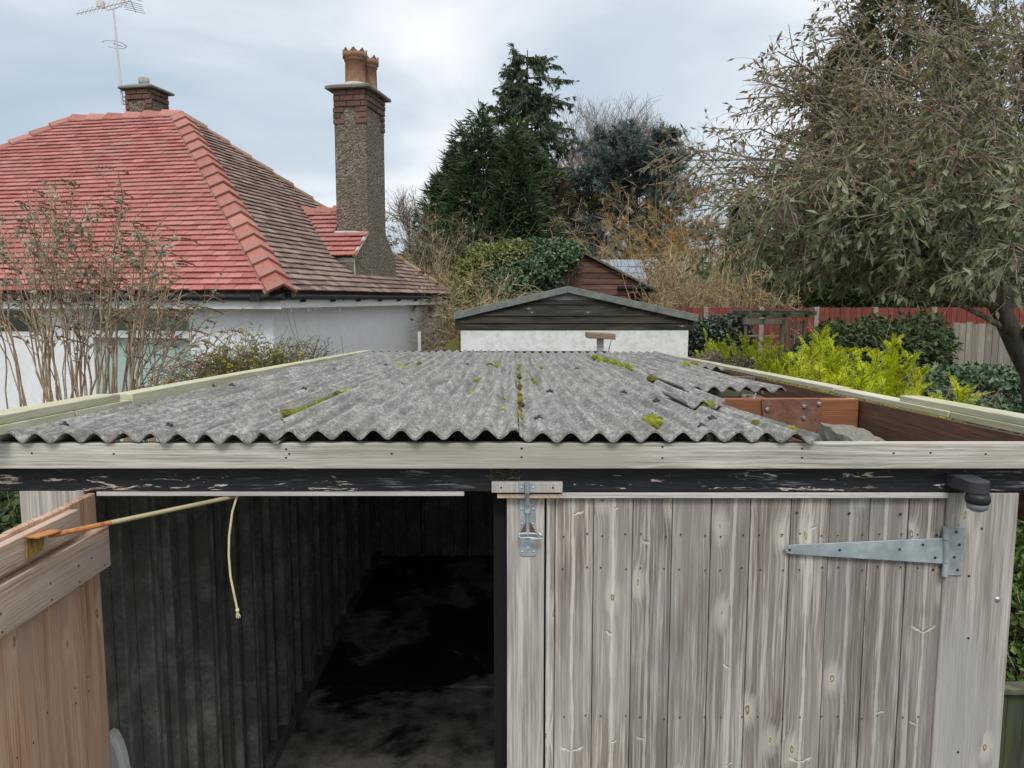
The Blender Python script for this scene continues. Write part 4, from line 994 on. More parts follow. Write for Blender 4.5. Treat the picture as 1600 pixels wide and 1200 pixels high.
crown_pot(xm, ymid[0], zcap + .07, hp, 0.155, stack); crown_pot(xm + .05, ymid[1], zcap + .06, hp * 1.02, 0.15, stack)
for y_, r_ in zip(ymid, (.25, .24)):
    mb = MB(); mb.lathe([(r_, zcap + .045), (r_ * .85, zcap + .10), (.165, zcap + .13)], xm + (0.05 if y_ == ymid[1] else 0), y_, 20); mb.build('flaunching', M['mortar'], stack)

# ---- squat chimney behind the ridge, with the aerial strapped to it
yr = HS + 0.35
r0 = hl(197, 160, 1, yr).x; r1 = hl(236, 160, 1, yr).x; zq = hl(230, 138, 1, yr).z; y2 = hl(262, 160, 0, r1).y
sq = hbox('chimney_stack', r0, r1, yr, y2, EZ + 1.6, zq - .001, M['pebbledash']); sq['label'] = 'squat brick and pebbledash chimney on the ridge'
for i in range(2): brick_course(r0, r1, yr, y2, zq - (i + 1) * .085, i % 2, sq)
for i in range(2, 6):
    z = zq - (i + 1) * bh; w = 0.13 if i % 2 else 0.09
    brick_at(r0 - .01, r0 + w * .5, yr - .015, yr + .02, z, z + bh, sq, 'brick'); brick_at(r1 - w, r1 + .014, yr - .015, yr + .02, z, z + bh, sq, 'brick'); brick_at(r1 - .02, r1 + .014, y2 - w, y2 + .01, z, z + bh, sq, 'brick')
q = 0.085; mb = MB(); vsx = [(r0 - q, yr - q), (r1 + q, yr - q), (r1 + q, y2 + q), (r0 - q, y2 + q)]
mb.add([(x, y, zq) for x, y in vsx] + [(x, y, zq + .035) for x, y in vsx] + [(x * .6 + (r0 + r1) * .2, y * .6 + (yr + y2) * .2, zq + .09) for x, y in vsx], [(3, 2, 1, 0)] + [(i, (i + 1) % 4, 4 + (i + 1) % 4, 4 + i) for i in range(4)] + [(4 + i, 4 + (i + 1) % 4, 8 + (i + 1) % 4, 8 + i) for i in range(4)] + [(8, 9, 10, 11)])
mb.build('chimney_cap', M['felt'], sq, 0.008)
pc = hl(225, 128, 1, (yr + y2) / 2); mb = MB(); hh_ = hl(225, 122, 1, (yr + y2) / 2).z - zq
mb.lathe([(.075, .05), (.078, hh_ * .45), (.088, hh_ * .5), (.085, hh_), (.07, hh_), (.06, .3 * hh_)], pc.x, (yr + y2) / 2, 16); o = mb.build('chimney_pot', M['concrete'], sq); o.location = (0, 0, zq)
BS[0] = Matrix.Identity(4)
# aerial
wq = HM @ Vector((r0, yr, zq)); YA = wq.y
aer = empty('tv_aerial', at(191, 160, YA), 'leaning television aerial on a thin mast strapped to the squat ridge chimney', 'aerial')
mb = MB(); mb.tube([at(191.5, 163, YA), at(184, 85, YA), at(177, 12, YA)], [0.019, 0.017, 0.015], 8); mb.build('mast', M['alu'], aer)
mb = MB()
for py in (141, 151, 157, 162): mb.tube([at(190, py, YA), at(201, py + 2, YA + .05)], 0.008, 6)
mb.build('mast_bracket', M['dark_metal'], aer)
b0, b1 = at(120, 21, YA - .5), at(204, 1, YA + .35)
mb = MB(); mb.tube([b0, b1], 0.009, 6); mb.build('boom', M['alu'], aer)
bd = (b1 - b0).normalized(); sd2 = bd.cross(Vector((0, 0, 1))).normalized(); sd2 = (sd2 + Vector((0, 0, .9))).normalized()
mb = MB()
for i in range(13):
    c = b0 + (b1 - b0) * ((i + .3) / 13); hl_ = .05 + .006 * i; mb.tube([c - sd2 * hl_, c + sd2 * hl_], 0.0035, 5)
mb.build('elements', M['alu'], aer)
mb = MB()
for i in range(5):
    for s2 in (-1, 1):
        c = b1 + Vector((0.02, 0, 0)) + Vector((.012 * i, 0, s2 * (.03 + .035 * i))); mb.tube([c - Vector((.12, .1, 0)), c + Vector((.12, .1, 0))], 0.004, 5)
for s2 in (-1, 1): mb.tube([b1, b1 + Vector((.08, .0, s2 * .19))], 0.005, 5)
mb.build('reflector', M['dark_metal'], aer)
mb = MB(); mb.tube([at(166, 11, YA), at(168, 16, YA), at(177, 14, YA), at(189, 9, YA), at(190, 3, YA)], 0.008, 7); mb.build('cradle', M['alu'], aer)
mb = MB(); c = at(155, 5, YA); mb.prism([c + Vector((-.055, 0, -.05)), c + Vector((.055, 0, -.06)), c + Vector((.05, 0, .055)), c + Vector((-.02, 0, .075)), c + Vector((-.058, 0, .03))], (0, .09, 0)); mb.build('balun_box', M['alu'], aer, .012, 2)
lc = at(179, 69, YA); mb = MB(); pts = []
for i in range(25):
    a = math.pi * (0.86 + 2 * (1 - .86 / 1) + 1.72 * i / 24 * 1.0); pts.append(lc + Vector((math.cos(a) * .165, math.sin(a) * .20, -.008 * i / 24)))
mb.tube(pts, 0.006, 6); mb.tube([lc + Vector((.04, -.1, 0)), lc, lc + Vector((.08, .1, .0))], 0.009, 6); mb.build('fm_loop', M['alu'], aer)
# festoon lights under the fascia
sl = empty('string_lights', HM @ Vector((-0.05, .6, EZ - .2)), 'string of small white festoon bulbs under the bungalow side fascia', 'string lights')
BS[0] = HM; mb = MB(); pp_ = [hl(px, py, 0, -.05) for px, py in ((449, 471), (465, 480), (480, 474), (493, 480), (510, 474), (531, 480), (536, 466))]
mb.tube(pp_, .004, 5); mb.build('flex', M['upvc'], sl)
for i, (px, py) in enumerate(((455, 485), (463, 482), (482, 484), (493, 481), (502, 480), (531, 484))):
    p = hl(px, py, 0, -.05); mb = MB(); mb.lathe([(0.0, -.026), (.009, -.02), (.010, -.01), (.005, .008), (.004, .022)], p.x, p.y, 8); o = mb.build('bulb', M['upvc'], sl); o.location = (0, 0, p.z)
hb = hl(521, 464, 0, .02); mb = MB(); mb.tube([hl(519, 468, 0, .03), hl(530, 461, 0, .03), hl(537, 469, 0, .03)], .012, 6); BS[0] = HM; mb.build('lamp_hook', M['black_plastic'], sl)
BS[0] = Matrix.Identity(4)
# ================================================================== BUILDINGS AND FENCES BEHIND
# ---- white walled garage with a shallow black boarded gable
YS = 10.0
sx0, sx1 = at(720, 540, YS).x, at(1075, 540, YS).x
wt_ = at(890, 515.5, YS).z; gl, gr = at(709, 488, YS), at(1090, 491.5, YS); ga = at(887, 447, YS)
shed = empty('white_garage', ((sx0 + sx1) / 2, YS, 0), 'white walled garage with shallow gable of blackened boards beyond the corrugated roof', 'garage')
box_obj('wall', sx0, sx1, YS, YS + .10, 0, wt_ - .004, M['chalk'], shed); box_obj('wall', sx0, sx0 + .1, YS + .1005, YS + 5, 0, wt_ + .1, M['chalk'], shed); box_obj('wall', sx1 - .1, sx1, YS + .1005, YS + 5, 0, wt_ + .1, M['chalk'], shed); box_obj('wall', sx0 + .101, sx1 - .101, YS + 4.9, YS + 5, 0, wt_ + .1, M['chalk'], shed)
def gable_x(z):                                            # half open interval of the gable at height z
    l = gl.x + (ga.x - gl.x) * min(1, max(0, (z - gl.z) / (ga.z - gl.z))); r = gr.x + (ga.x - gr.x) * min(1, max(0, (z - gr.z) / (ga.z - gr.z))); return l, r
lv = [at(890, py, YS).z for py in (515.5, 505, 493.5, 484, 475.5, 468.5)]
for i, (z0, z1) in enumerate(zip(lv[:-1], lv[1:])):
    l0, r0_ = gable_x(z0); l1, r1_ = gable_x(z1); ins = 0.03
    l0 = max(l0, sx0 - .07); r0_ = min(r0_, sx1 + .07); l1 = max(l1, sx0 - .07); r1_ = min(r1_, sx1 + .07)
    y = YS - 0.012 - 0.006 * ((i * 7) % 3); c = Vector(((l0 + r0_) / 2, y, z0)); mb = MB()
    mb.prism([Vector((l0, y, z0)) - c, Vector((r0_, y + .004, z0)) - c, Vector((r1_, y + .012, z1 - .003)) - c, Vector((l1, y + .010, z1 - .003)) - c], (0, .02, 0)); o = mb.build('cladding_board', M['black_board'], shed, .002); o.location = c
l_, r_ = gable_x(lv[-1]); mb = MB(); mb.prism([(l_ + .2, YS - .006, lv[-1]), (r_ - .2, YS - .006, lv[-1]), (ga.x, YS - .006, ga.z - .05)], (0, .02, 0)); mb.build('apex_panel', M['felt'], shed)
for p in (gl, gr):
    t = Vector((0, 0, .095)); e1 = Vector((p.x, YS - .06, p.z)); e2 = Vector((ga.x, YS - .06, ga.z)); c = (e1 + e2) / 2
    mb = MB(); mb.prism([e1 - c, e2 - c, e2 - c - t * .9, e1 - c - t], (0, .025, 0)); o = mb.build('barge_board', M['felt'], shed, .004); o.location = c
    mb = MB(); mb.prism([e1 + Vector((0, .0255, 0)), e2 + Vector((0, .0255, 0)), e2 + Vector((0, .0255, -.02)), e1 + Vector((0, .0255, -.02))], (0, 5.1, 0)); mb.build('roof', M['felt'], shed)

# ---- reddish brown boarded shed, half under ivy
YB = 19.0
ba, br_ = at(866, 375, YB), at(1010, 447.5, YB); bslope = (br_.z - ba.z) / (br_.x - ba.x)
bsh = empty('boarded_shed', (ba.x, YB, 0), 'reddish brown boarded shed gable half buried under ivy', 'shed')
z = at(900, 470, YB).z; bz = 0.138; i = 0; bl = ba.x - (br_.x - ba.x)
wallx = at(985, 455, YB).x
while z < ba.z - .02:
    z1 = min(z + bz, ba.z)
    f = lambda zz: min(wallx + (10 if zz > br_.z else 0), ba.x + (zz - ba.z) / bslope)
    xr0, xr1 = f(z), f(z1); xl0, xl1 = 2 * ba.x - xr0, 2 * ba.x - xr1; y = YB - .01 * (i % 2); c = Vector((ba.x, y, z)); mb = MB()
    mb.prism([Vector((xl0, y, z)) - c, Vector((xr0, y, z)) - c, Vector((xr1, y + .012, z1 - .012)) - c, Vector((xl1, y + .012, z1 - .012)) - c], (0, .03, 0)); o = mb.build('cladding_board', M['brown_board'], bsh); o.location = c; z = z1; i += 1
box_obj('wall', 2 * ba.x - wallx, wallx - .02, YB + .05, YB + 3, 0, at(900, 470, YB).z, M['brown_board'], bsh)
for sx in (1, -1):
    e1 = Vector((ba.x + sx * (br_.x + .25 - ba.x), YB - .12, br_.z - .13)); e2 = Vector((ba.x, YB - .12, ba.z + .03)); mb = MB(); t = Vector((0, 0, .055))
    mb.prism([e1, e2, e2 + t, e1 + t], (0, 3.2, 0)); mb.build('roof', M['old_grey'], bsh)
e = at(966, 449, YB - .13); mb = MB(); mb.box(e.x, at(1013, 449, YB - .13).x, YB - .13, YB + .0, e.z - .03, e.z + .03); mb.build('eaves_board', M['black_plastic'], bsh)

# ---- brick outhouse with a slate roof behind it
YO = 20.0
oh = empty('brick_outhouse', (at(975, 460, YO).x, YO, 0), 'small red brick outhouse with grey slate roof behind the brown shed', 'outhouse')
ox0, ox1 = at(930, 460, YO).x, at(1003, 460, YO).x; oe, orr = at(975, 449, YO).z, at(975, 408, YO + 1.3).z
box_obj('wall', ox0, ox1 - .012, YO + .012, YO + 2.6, 0, oe - .03, M['mortar'], oh)
z = oe - .60; i = 0
while z < oe - .05:
    x = ox1 - .9 - (.11 if i % 2 else 0)
    while x < ox1 - .03:
        xb_ = min(x + .215, ox1); brick_at(x + .005, xb_ - .005, YO - .004, YO + .011, z, z + .08, oh, 'brick_red'); x += .22
    z += .08; i += 1
sl_ = Vector((0, 1.3, orr - oe)); ss = sl_.normalized(); nn_ = Vector((0, -ss.z, ss.y))
for r_ in range(4):
    for k in range(7):
        w_ = (at(1009, 440, YO).x - ox0 + .05) / 7; mb = MB(); mb.box(-w_ / 2 + .006, w_ / 2 - .006, 0, sl_.length / 4 * 1.15, 0, .014)
        o = mb.build('slate', M['slate'], oh); o.matrix_basis = wmat(oh).inverted() @ Matrix.Identity(4) if False else o.matrix_basis
        xk = ox0 + w_ * (k + .5) + (0.04 if r_ % 2 else 0); o.matrix_basis = Matrix.Translation(Vector((xk, YO - .06, oe)) + ss * (sl_.length / 4 * r_) + nn_ * .02) @ Matrix((Vector((1, 0, 0)), ss, nn_)).transposed().to_4x4() @ Matrix.Rotation(-.045 + random.uniform(-.008, .008), 4, 'X')
mb = MB(); mb.prism([(ox0 - .1, YO, oe - .02), (ox0 - .1, YO + 1.3, orr - .02), (ox0 - .1, YO + 2.6, oe - .02)], (ox1 - ox0 + .16, 0, 0)); mb.build('roof', M['slate'], oh)

# ---- red fence: concrete posts with boards between
YF = 18.0
fz = lambda x: at(1100, 480.5, YF).z + 0.0
fence = empty('red_fence', (9, YF, 0), 'tall red painted board fence with pale concrete posts behind the back garden', 'fence')
posts = [at(px, 490, YF).x for px in (1010, 1103, 1190, 1276, 1368, 1460, 1556, 1650)]
for p in posts: box_obj('fence_post', p - .055, p + .055, YF - .02, YF + .09, 0, fz(p) + .012, M['white_post'], fence, .008)
rr = random.Random(31); proto_b = None
for a, b_ in zip(posts[:-1], posts[1:]):
    nb_ = int(round((b_ - a - .12) / .125)); w_ = (b_ - a - .12) / nb_
    for i in range(nb_):
        x = a + .06 + w_ * (i + .5)
        if proto_b is None: o = box_obj('fence_board', -.061, .061, -.009, .009, -1.1, 1.1, M['fence_red'], fence); proto_b = o
        else: o = proto_b.copy(); COL.objects.link(o)
        o.location = (x, YF + .03 + .007 * (i % 2), fz(x) - 1.1 + rr.uniform(-.012, .006)); o.rotation_euler = (0, 0, R(5)); o.scale = (w_ / .125, 1, 1)
# ---- grey board fence in front of it, at the right
YG = 13.0
gf = empty('grey_fence', (8, YG, 0), 'weathered grey vertical board fence below the red fence behind the tree trunk', 'fence')
x = at(1488, 540, YG).x; g0, g1 = at(1500, 505, YG).z, 0.3; proto_b = None
while x < at(1680, 540, YG).x:
    w_ = rr.uniform(.10, .135)
    o = box_obj('fence_board', x, x + w_ - .008, YG + rr.uniform(-.006, .006), YG + .02, g1, g0 + rr.uniform(-.03, .02), M['fence_grey'], gf); x += w_
for z in (g0 - .2, g0 - .95): box_obj('fence_rail', at(1488, 540, YG).x, at(1680, 540, YG).x, YG + .03, YG + .07, z - .04, z + .04, M['fence_grey'], gf)
# ---- pergola with a trellis
YP = 11.5
pg = empty('trellis_arbour', (at(1210, 540, YP).x, YP, 0), 'dark weathered garden arbour with square trellis and mossy top beams', 'arbour')
def pbox(name, px0, px1, py0, py1, y0, y1, mat=None, bev=.004):
    a = at(px0, py1, YP); b_ = at(px1, py0, YP); return box_obj(name, a.x, b_.x, YP + y0, YP + y1, a.z, b_.z, mat or M['old_grey'], pg, bev)
for a, b_ in ((1161, 1168), (1219, 1227), (1254, 1259)):
    o = pbox('arbour_post', a, b_, 500, 560, 0, .08); q = at(a, 555, YP).z; mb = MB(); xa, xb_ = at(a, 560, YP).x, at(b_, 560, YP).x; mb.box(xa, xb_, YP, YP + .08, 0.0, at(a, 560, YP).z - .001); mb.build('arbour_post', M['old_grey'], pg)
pbox('top_beam', 1156, 1266, 489, 496, -.03, .05, M['mossy_old']); pbox('top_beam', 1160, 1222, 498, 507, -.02, .03)
for px in (1158, 1190, 1222, 1256): pbox('cross_beam', px, px + 6, 485, 492, -.35, .55, M['mossy_old'])
for px in (1179, 1192.5, 1206.5): pbox('trellis_slat', px, px + 2, 507.5, 560, .02, .032, M['fence_grey'], 0)
for py in (524, 541, 556): pbox('trellis_slat', 1168.5, 1218.5, py, py + 2, .033, .045, M['fence_grey'], 0)
mb = MB(); mb.prism([at(1170, 510, YP + .05), at(1172, 509, YP + .05), at(1194, 540, YP + .05), at(1192, 541, YP + .05)], (0, .012, 0)); mb.build('brace', M['fence_grey'], pg)
for i in range(5): pbox('side_board', 1228 + i * 5.2, 1232.6 + i * 5.2, 502, 562, .03, .045)
# ---- bird table
YT = 7.7
bt = empty('bird_table', (at(940, 540, YT).x, YT, 0), 'wooden bird table on a post just beyond the corrugated roof', 'bird table')
P = [at(918, 519.5, YT), at(962, 522, YT), at(962, 531, YT), at(918, 528.5, YT)]; c = sum(P, Vector()) / 4
mb = MB(); mb.prism([p - c for p in P], (0, .26, 0)); o = mb.build('table_top', wood('bird_table_wood', (.14, .10, .07), (.26, .19, .14), (.40, .32, .25), 'X', .2), bt, .004); o.location = c
a, b_ = at(935, 530.5, YT).x, at(945, 530.5, YT).x; box_obj('post', a, b_, YT + .09, YT + .155, 0, c.z - .028, M['strip_wood'], bt, .003)
mb = MB(); mb.tube([at(955, 532, YT), at(952, 543, YT)], .004, 5); mb.tube([at(952.6, 541, YT), at(951, 549, YT)], [.006, .002], 5); mb.build('hook', M['dark_metal'], bt)
# black clip on the back edge of the roof
p0 = at(963, 553.5, 7.03); cl = MB(); cl.box(p0.x, at(995, 553, 7.03).x, 7.03, 7.06, p0.z - .012, p0.z + .012); cl.box(at(985, 553, 7.03).x, at(985, 553, 7.03).x + .012, 7.02, 7.03, p0.z - .03, p0.z + .03)
cl.build('back_clip', M['black_plastic'], garage, .003)
# mossy bit of fence between the house and the white garage
YM = 10.8; mf = empty('mossy_fence', (at(700, 540, YM).x, YM, 0), 'short mossy green fence between the bungalow and the white garage', 'fence')
for i in range(5):
    a = at(697 + i * 4, 545, YM + i * .2); b_ = at(701 + i * 4, 536 - i * 2.6, YM + i * .2); box_obj('fence_board', a.x, b_.x - .003, YM + i * .2, YM + i * .2 + .02, 0, b_.z, plain('mossy_green_board', (.16, .17, .05), .9) if i == 0 else bpy.data.materials['mossy_green_board'], mf)
# thin post against the side wall
mb = MB(); e = at(655, 560, 8.6); box_obj; t_ = at(656, 518, 8.6)
tp = box_obj('narrow_post', at(653, 540, 8.6).x, at(657.5, 540, 8.6).x, 8.6, 8.63, 0, t_.z, M['strip_wood']); tag(tp, 'narrow blotched post standing against the white side wall of the bungalow', 'post')
# mossy low fence at the right of the garage
lf = empty('low_fence', (1.9, 2.9, 0), 'low dark mossy board fence beside the garage door post', 'fence')
x = 1.55
for i in range(8):
    box_obj('fence_board', x, x + .125, 2.85 + .01 * (i % 2), 2.875 + .01 * (i % 2), 0, 0.86 + 0.01 * math.sin(i * 3), M['mossy_old'], lf, .003); x += .132
box_obj('fence_rail', 1.5, x, 2.83, 2.895, .87, .895, M['old_grey'], lf, .003)
#@@VEG
# ================================================================== VEGETATION
def unit(v): return v / np.maximum(1e-9, np.linalg.norm(v, axis=-1, keepdims=True))
def V3(p): return np.array([p[0], p[1], p[2]], dtype=float)
def sweep(P, Rd, sides=3):
    """P (n,k,3) curves, Rd (n,k) radii -> verts, quads"""
    n, k, _ = P.shape
    T = np.empty_like(P); T[:, 1:-1] = P[:, 2:] - P[:, :-2]; T[:, 0] = P[:, 1] - P[:, 0]; T[:, -1] = P[:, -1] - P[:, -2]; T = unit(T)
    ref = np.where(np.abs(T[:, :1, 2:3]) > 0.8, np.array([1.0, 0, 0]), np.array([0, 0, 1.0])) * np.ones_like(T)
    A = unit(np.cross(T, ref)); B = np.cross(T, A)
    ang = np.arange(sides) * 2 * np.pi / sides
    V = P[:, :, None, :] + Rd[:, :, None, None] * (A[:, :, None, :] * np.cos(ang)[None, None, :, None] + B[:, :, None, :] * np.sin(ang)[None, None, :, None])
    idx = np.arange(n * k * sides).reshape(n, k, sides); nx = np.roll(idx, -1, axis=2)
    F = np.stack([idx[:, :-1], nx[:, :-1], nx[:, 1:], idx[:, 1:]], axis=-1).reshape(-1, 4)
    return V.reshape(-1, 3), F
def curves(S, D, L, k, rng, droop=0.0, wob=0.15, lift=0.0):
    """grow n curves from S along D; droop bends them down (or up when negative) along their length"""
    n = len(S); P = np.empty((n, k, 3)); P[:, 0] = S; d = unit(np.array(D, dtype=float)); L = np.broadcast_to(np.asarray(L, dtype=float), (n,)); st = (L / (k - 1))[:, None]
    dr = np.broadcast_to(np.asarray(droop, dtype=float), (n,))
    for i in range(1, k):
        d = unit(d + rng.normal(0, wob, (n, 3)) + np.stack([np.zeros(n), np.zeros(n), -dr / (k - 1)], 1)); P[:, i] = P[:, i - 1] + d * st
    return P
def sprout(P, m, rng, t0=0.15, t1=1.0, spread=0.8, L=(0.2, 0.5), k=5, droop=0.2, wob=0.12, upb=0.0, power=1.0):
    """m child curves spread over the parents P"""
    n, kk, _ = P.shape; i = rng.integers(0, n, m); t = t0 + (t1 - t0) * rng.random(m) ** power; f = t * (kk - 1); j = np.minimum(f.astype(int), kk - 2); w = (f - j)[:, None]
    S = P[i, j] * (1 - w) + P[i, j + 1] * w; T = unit(P[i, j + 1] - P[i, j])
    q = rng.normal(0, 1, (m, 3)); q = unit(q - T * (q * T).sum(1, keepdims=True)); D = unit(T * (1 - spread * .5) + q * spread + np.array([0, 0, upb]))
    return curves(S, D, rng.uniform(L[0], L[1], m) * (1 - .45 * t), k, rng, droop, wob)
def taper(P, r0, r1): 
    n, k, _ = P.shape; r0 = np.broadcast_to(np.asarray(r0, dtype=float), (n,)); r1 = np.broadcast_to(np.asarray(r1, dtype=float), (n,)); t = np.linspace(0, 1, k)
    return r0[:, None] * (1 - t) + r1[:, None] * t
def leaves(C, D, N_, L, W, fold=0.25):
    """folded diamond leaves: two quads sharing the midrib would double the count, one bent quad does"""
    n = len(C); D = unit(D); S = unit(np.cross(D, N_)); U = np.cross(S, D); L = np.broadcast_to(np.asarray(L), (n,))[:, None]; W = np.broadcast_to(np.asarray(W), (n,))[:, None]
    mid = C + D * L * .45
    V = np.stack([C, mid + S * W * .5 + U * W * fold * .5, C + D * L - U * L * .06, mid - S * W * .5 + U * W * fold * .5], 1).reshape(-1, 3)
    return V, np.arange(n * 4).reshape(n, 4)
def along(P, m, rng, t0=0.1, t1=1.0):
    n, kk, _ = P.shape; i = rng.integers(0, n, m); f = (t0 + (t1 - t0) * rng.random(m)) * (kk - 1); j = np.minimum(f.astype(int), kk - 2); w = (f - j)[:, None]
    return P[i, j] * (1 - w) + P[i, j + 1] * w, unit(P[i, j + 1] - P[i, j])
def join(*vf):
    V, F, b = [], [], 0
    for v, f in vf: V.append(v); F.append(f + b); b += len(v)
    return np.concatenate(V), np.concatenate(F)
def stuffq(name, vf, mat, parent, **k): return tag(quads(name, vf[0], vf[1], mat, parent, **k), kind='stuff')
def rndir(n, rng): return unit(rng.normal(0, 1, (n, 3)))

BARK = barkmat('dark_bark', (.035, .028, .022), (.11, .095, .075)); BARKP = barkmat('pale_twig_bark', (.22, .17, .13), (.44, .37, .29), 60); BARKR = barkmat('reddish_twig_bark', (.10, .065, .05), (.24, .18, .145), 60)
TAN = leafmat('tan_stems', [(0.168, 0.122, 0.071), (0.322, 0.245, 0.148), (0.463, 0.374, 0.232), (0.258, 0.218, 0.109)], .9, 0, .1)
OLIVE = leafmat('olive_brown_stems', [(0.091, 0.072, 0.046), (0.182, 0.137, 0.078), (0.260, 0.208, 0.111)], .9, 0, .1)
ORANGE = leafmat('orange_stems', [(0.324, 0.176, 0.047), (0.486, 0.270, 0.068), (0.594, 0.365, 0.108), (0.297, 0.230, 0.095)], .9, 0, .1)

# ---- conifers
def tuft(C, D, rng, L, W, m=5, spread=0.5, droop=0.0):
    """a spray: m narrow leaves fanning from each C along D"""
    n = len(C); Cr = np.repeat(C, m, 0); Dr = unit(np.repeat(unit(D), m, 0) + rng.normal(0, spread, (n * m, 3)) * np.array([1, 1, .8]) + np.array([0, 0, -droop]))
    return leaves(Cr, Dr, rndir(n * m, rng), np.repeat(np.broadcast_to(L, (n,)), m) * rng.uniform(.6, 1.15, n * m), np.repeat(np.broadcast_to(W, (n,)), m), .2)
def dense_conifer(name, label, x, y, h, r, mat, n, seed, z0=0.0, prof=None, L=0.30, lump=0.20, up=0.35, m=5, group=None, inner=0.55, W=.05, lean=(0, 0), sq=1.0, ragged=0.0):
    rng = np.random.default_rng(seed); e = empty(name, (x, y, z0), label, 'tree', group)
    V, F = sweep(np.array([[[x, y, z0], [x + lean[0] * .5, y, z0 + h * .5], [x + lean[0], y, z0 + h * .93]]]), np.array([[r * .07, r * .05, .02]]), 8); quads('trunk', V, F, BARK, e, smooth=True)
    prof = prof or (lambda t: np.clip((1 - t) ** .75 * 1.08, 0, 1) * np.clip(.55 + t * 3, 0, 1))
    k = rng.uniform(0, 6.28, 8)
    def lumps(a, t): return 1 + lump * (.5 * np.sin(3 * a + 9 * t + k[0]) * np.sin(11 * t + k[1]) + .35 * np.sin(7 * a - 17 * t + k[2]) + .30 * np.sin(13 * a + 29 * t + k[3]) + .25 * np.sin(5 * a + 41 * t + k[4]))
    t = rng.random(n * 3); keep = rng.random(n * 3) < np.clip(prof(t), .08, 1); t = t[keep][:n]; n = len(t); a = rng.uniform(0, 6.283, n)
    q = inner + (1 - inner) * rng.random(n) ** .45; q = q + np.where(rng.random(n) < .10, rng.uniform(0, .16, n), 0); rad = prof(t) * r * lumps(a, t) * q
    C = np.stack([x + lean[0] * t + np.cos(a) * rad, y + np.sin(a) * rad * sq, z0 + t * h], 1); D = np.stack([np.cos(a), np.sin(a), np.full(n, up) + rng.normal(0, .25, n)], 1)
    if ragged: # several leaders of unequal height instead of one smooth cone
        hm = 1 - ragged * (.5 + .5 * np.sin(3 * a + k[5])) * (.6 + .4 * np.sin(5 * a + k[6])) * np.clip(q * 1.2, 0, 1); C[:, 2] = z0 + (C[:, 2] - z0) * hm; gap = np.sin(6 * a + 13 * t + k[7]) * np.sin(23 * t + 4 * a + k[2]); kp = (gap < .55) | (q < .75); C, D = C[kp], D[kp]; n = len(C)
    sz = L * rng.uniform(.5, 1.3, n)
    vf = tuft(C, D, rng, sz, W * rng.uniform(.7, 1.3, n), m, .55)
    stuffq('foliage', vf, mat, e); return e
G_LEY = leafmat('dark_green_conifer', [(.028, .054, .025), (.047, .082, .037), (.072, .112, .050), (.112, .150, .070)], .6, .18, .2)
G_SPR = leafmat('deep_conifer_needles', [(0.033, 0.066, 0.040), (0.056, 0.099, 0.056), (0.090, 0.133, 0.069), (0.133, 0.152, 0.079)], .6, .1, .2)
G_BLUE = leafmat('blue_grey_needles', [(0.077, 0.116, 0.108), (0.127, 0.171, 0.160), (0.193, 0.237, 0.220)], .6, .15, .2)
G_BRN = leafmat('brownish_conifer', [(0.058, 0.046, 0.033), (0.098, 0.075, 0.052), (0.137, 0.108, 0.072)], .8, .1, .1)
G_OLV = leafmat('olive_conifer', [(.050, .062, .024), (.085, .095, .036), (.125, .125, .055), (.155, .14, .08)], .7, .2, .15)
G_MID = leafmat('mid_green_conifer', [(0.028, 0.055, 0.016), (0.055, 0.094, 0.025), (0.094, 0.136, 0.033)], .6, .2, .2)

def tree_at(px, py_top, Y): p = at(px, py_top, Y); return p.x, p.z
# leylandii pair in the middle distance
LP = lambda t: np.clip((1 - t) ** .62 * 1.0, 0, 1)
x, zt = tree_at(748, 172, 25); dense_conifer('cypress_tree', 'broad dark green cypress left of the tiered conifer', x, 25, zt, 2.75, G_LEY, 12000, 5, L=.40, m=6, W=.048, prof=LP, lump=.42, inner=.5, ragged=.30, group='dark cypresses beyond the gardens')
x, zt = tree_at(806, 190, 24); dense_conifer('cypress_tree', 'dark green cypress standing in front of the tiered conifer', x, 24, zt, 2.05, G_LEY, 10500, 6, L=.38, m=6, W=.048, prof=LP, lump=.42, inner=.5, ragged=.30, group='dark cypresses beyond the gardens')
x, zt = tree_at(716, 232, 25.5); dense_conifer('cypress_tree', 'lower dark green cypress nearest the tall house chimney', x, 25.5, zt, 1.75, G_LEY, 7500, 61, L=.38, m=6, W=.048, prof=LP, lump=.42, inner=.5, ragged=.30, group='dark cypresses beyond the gardens')

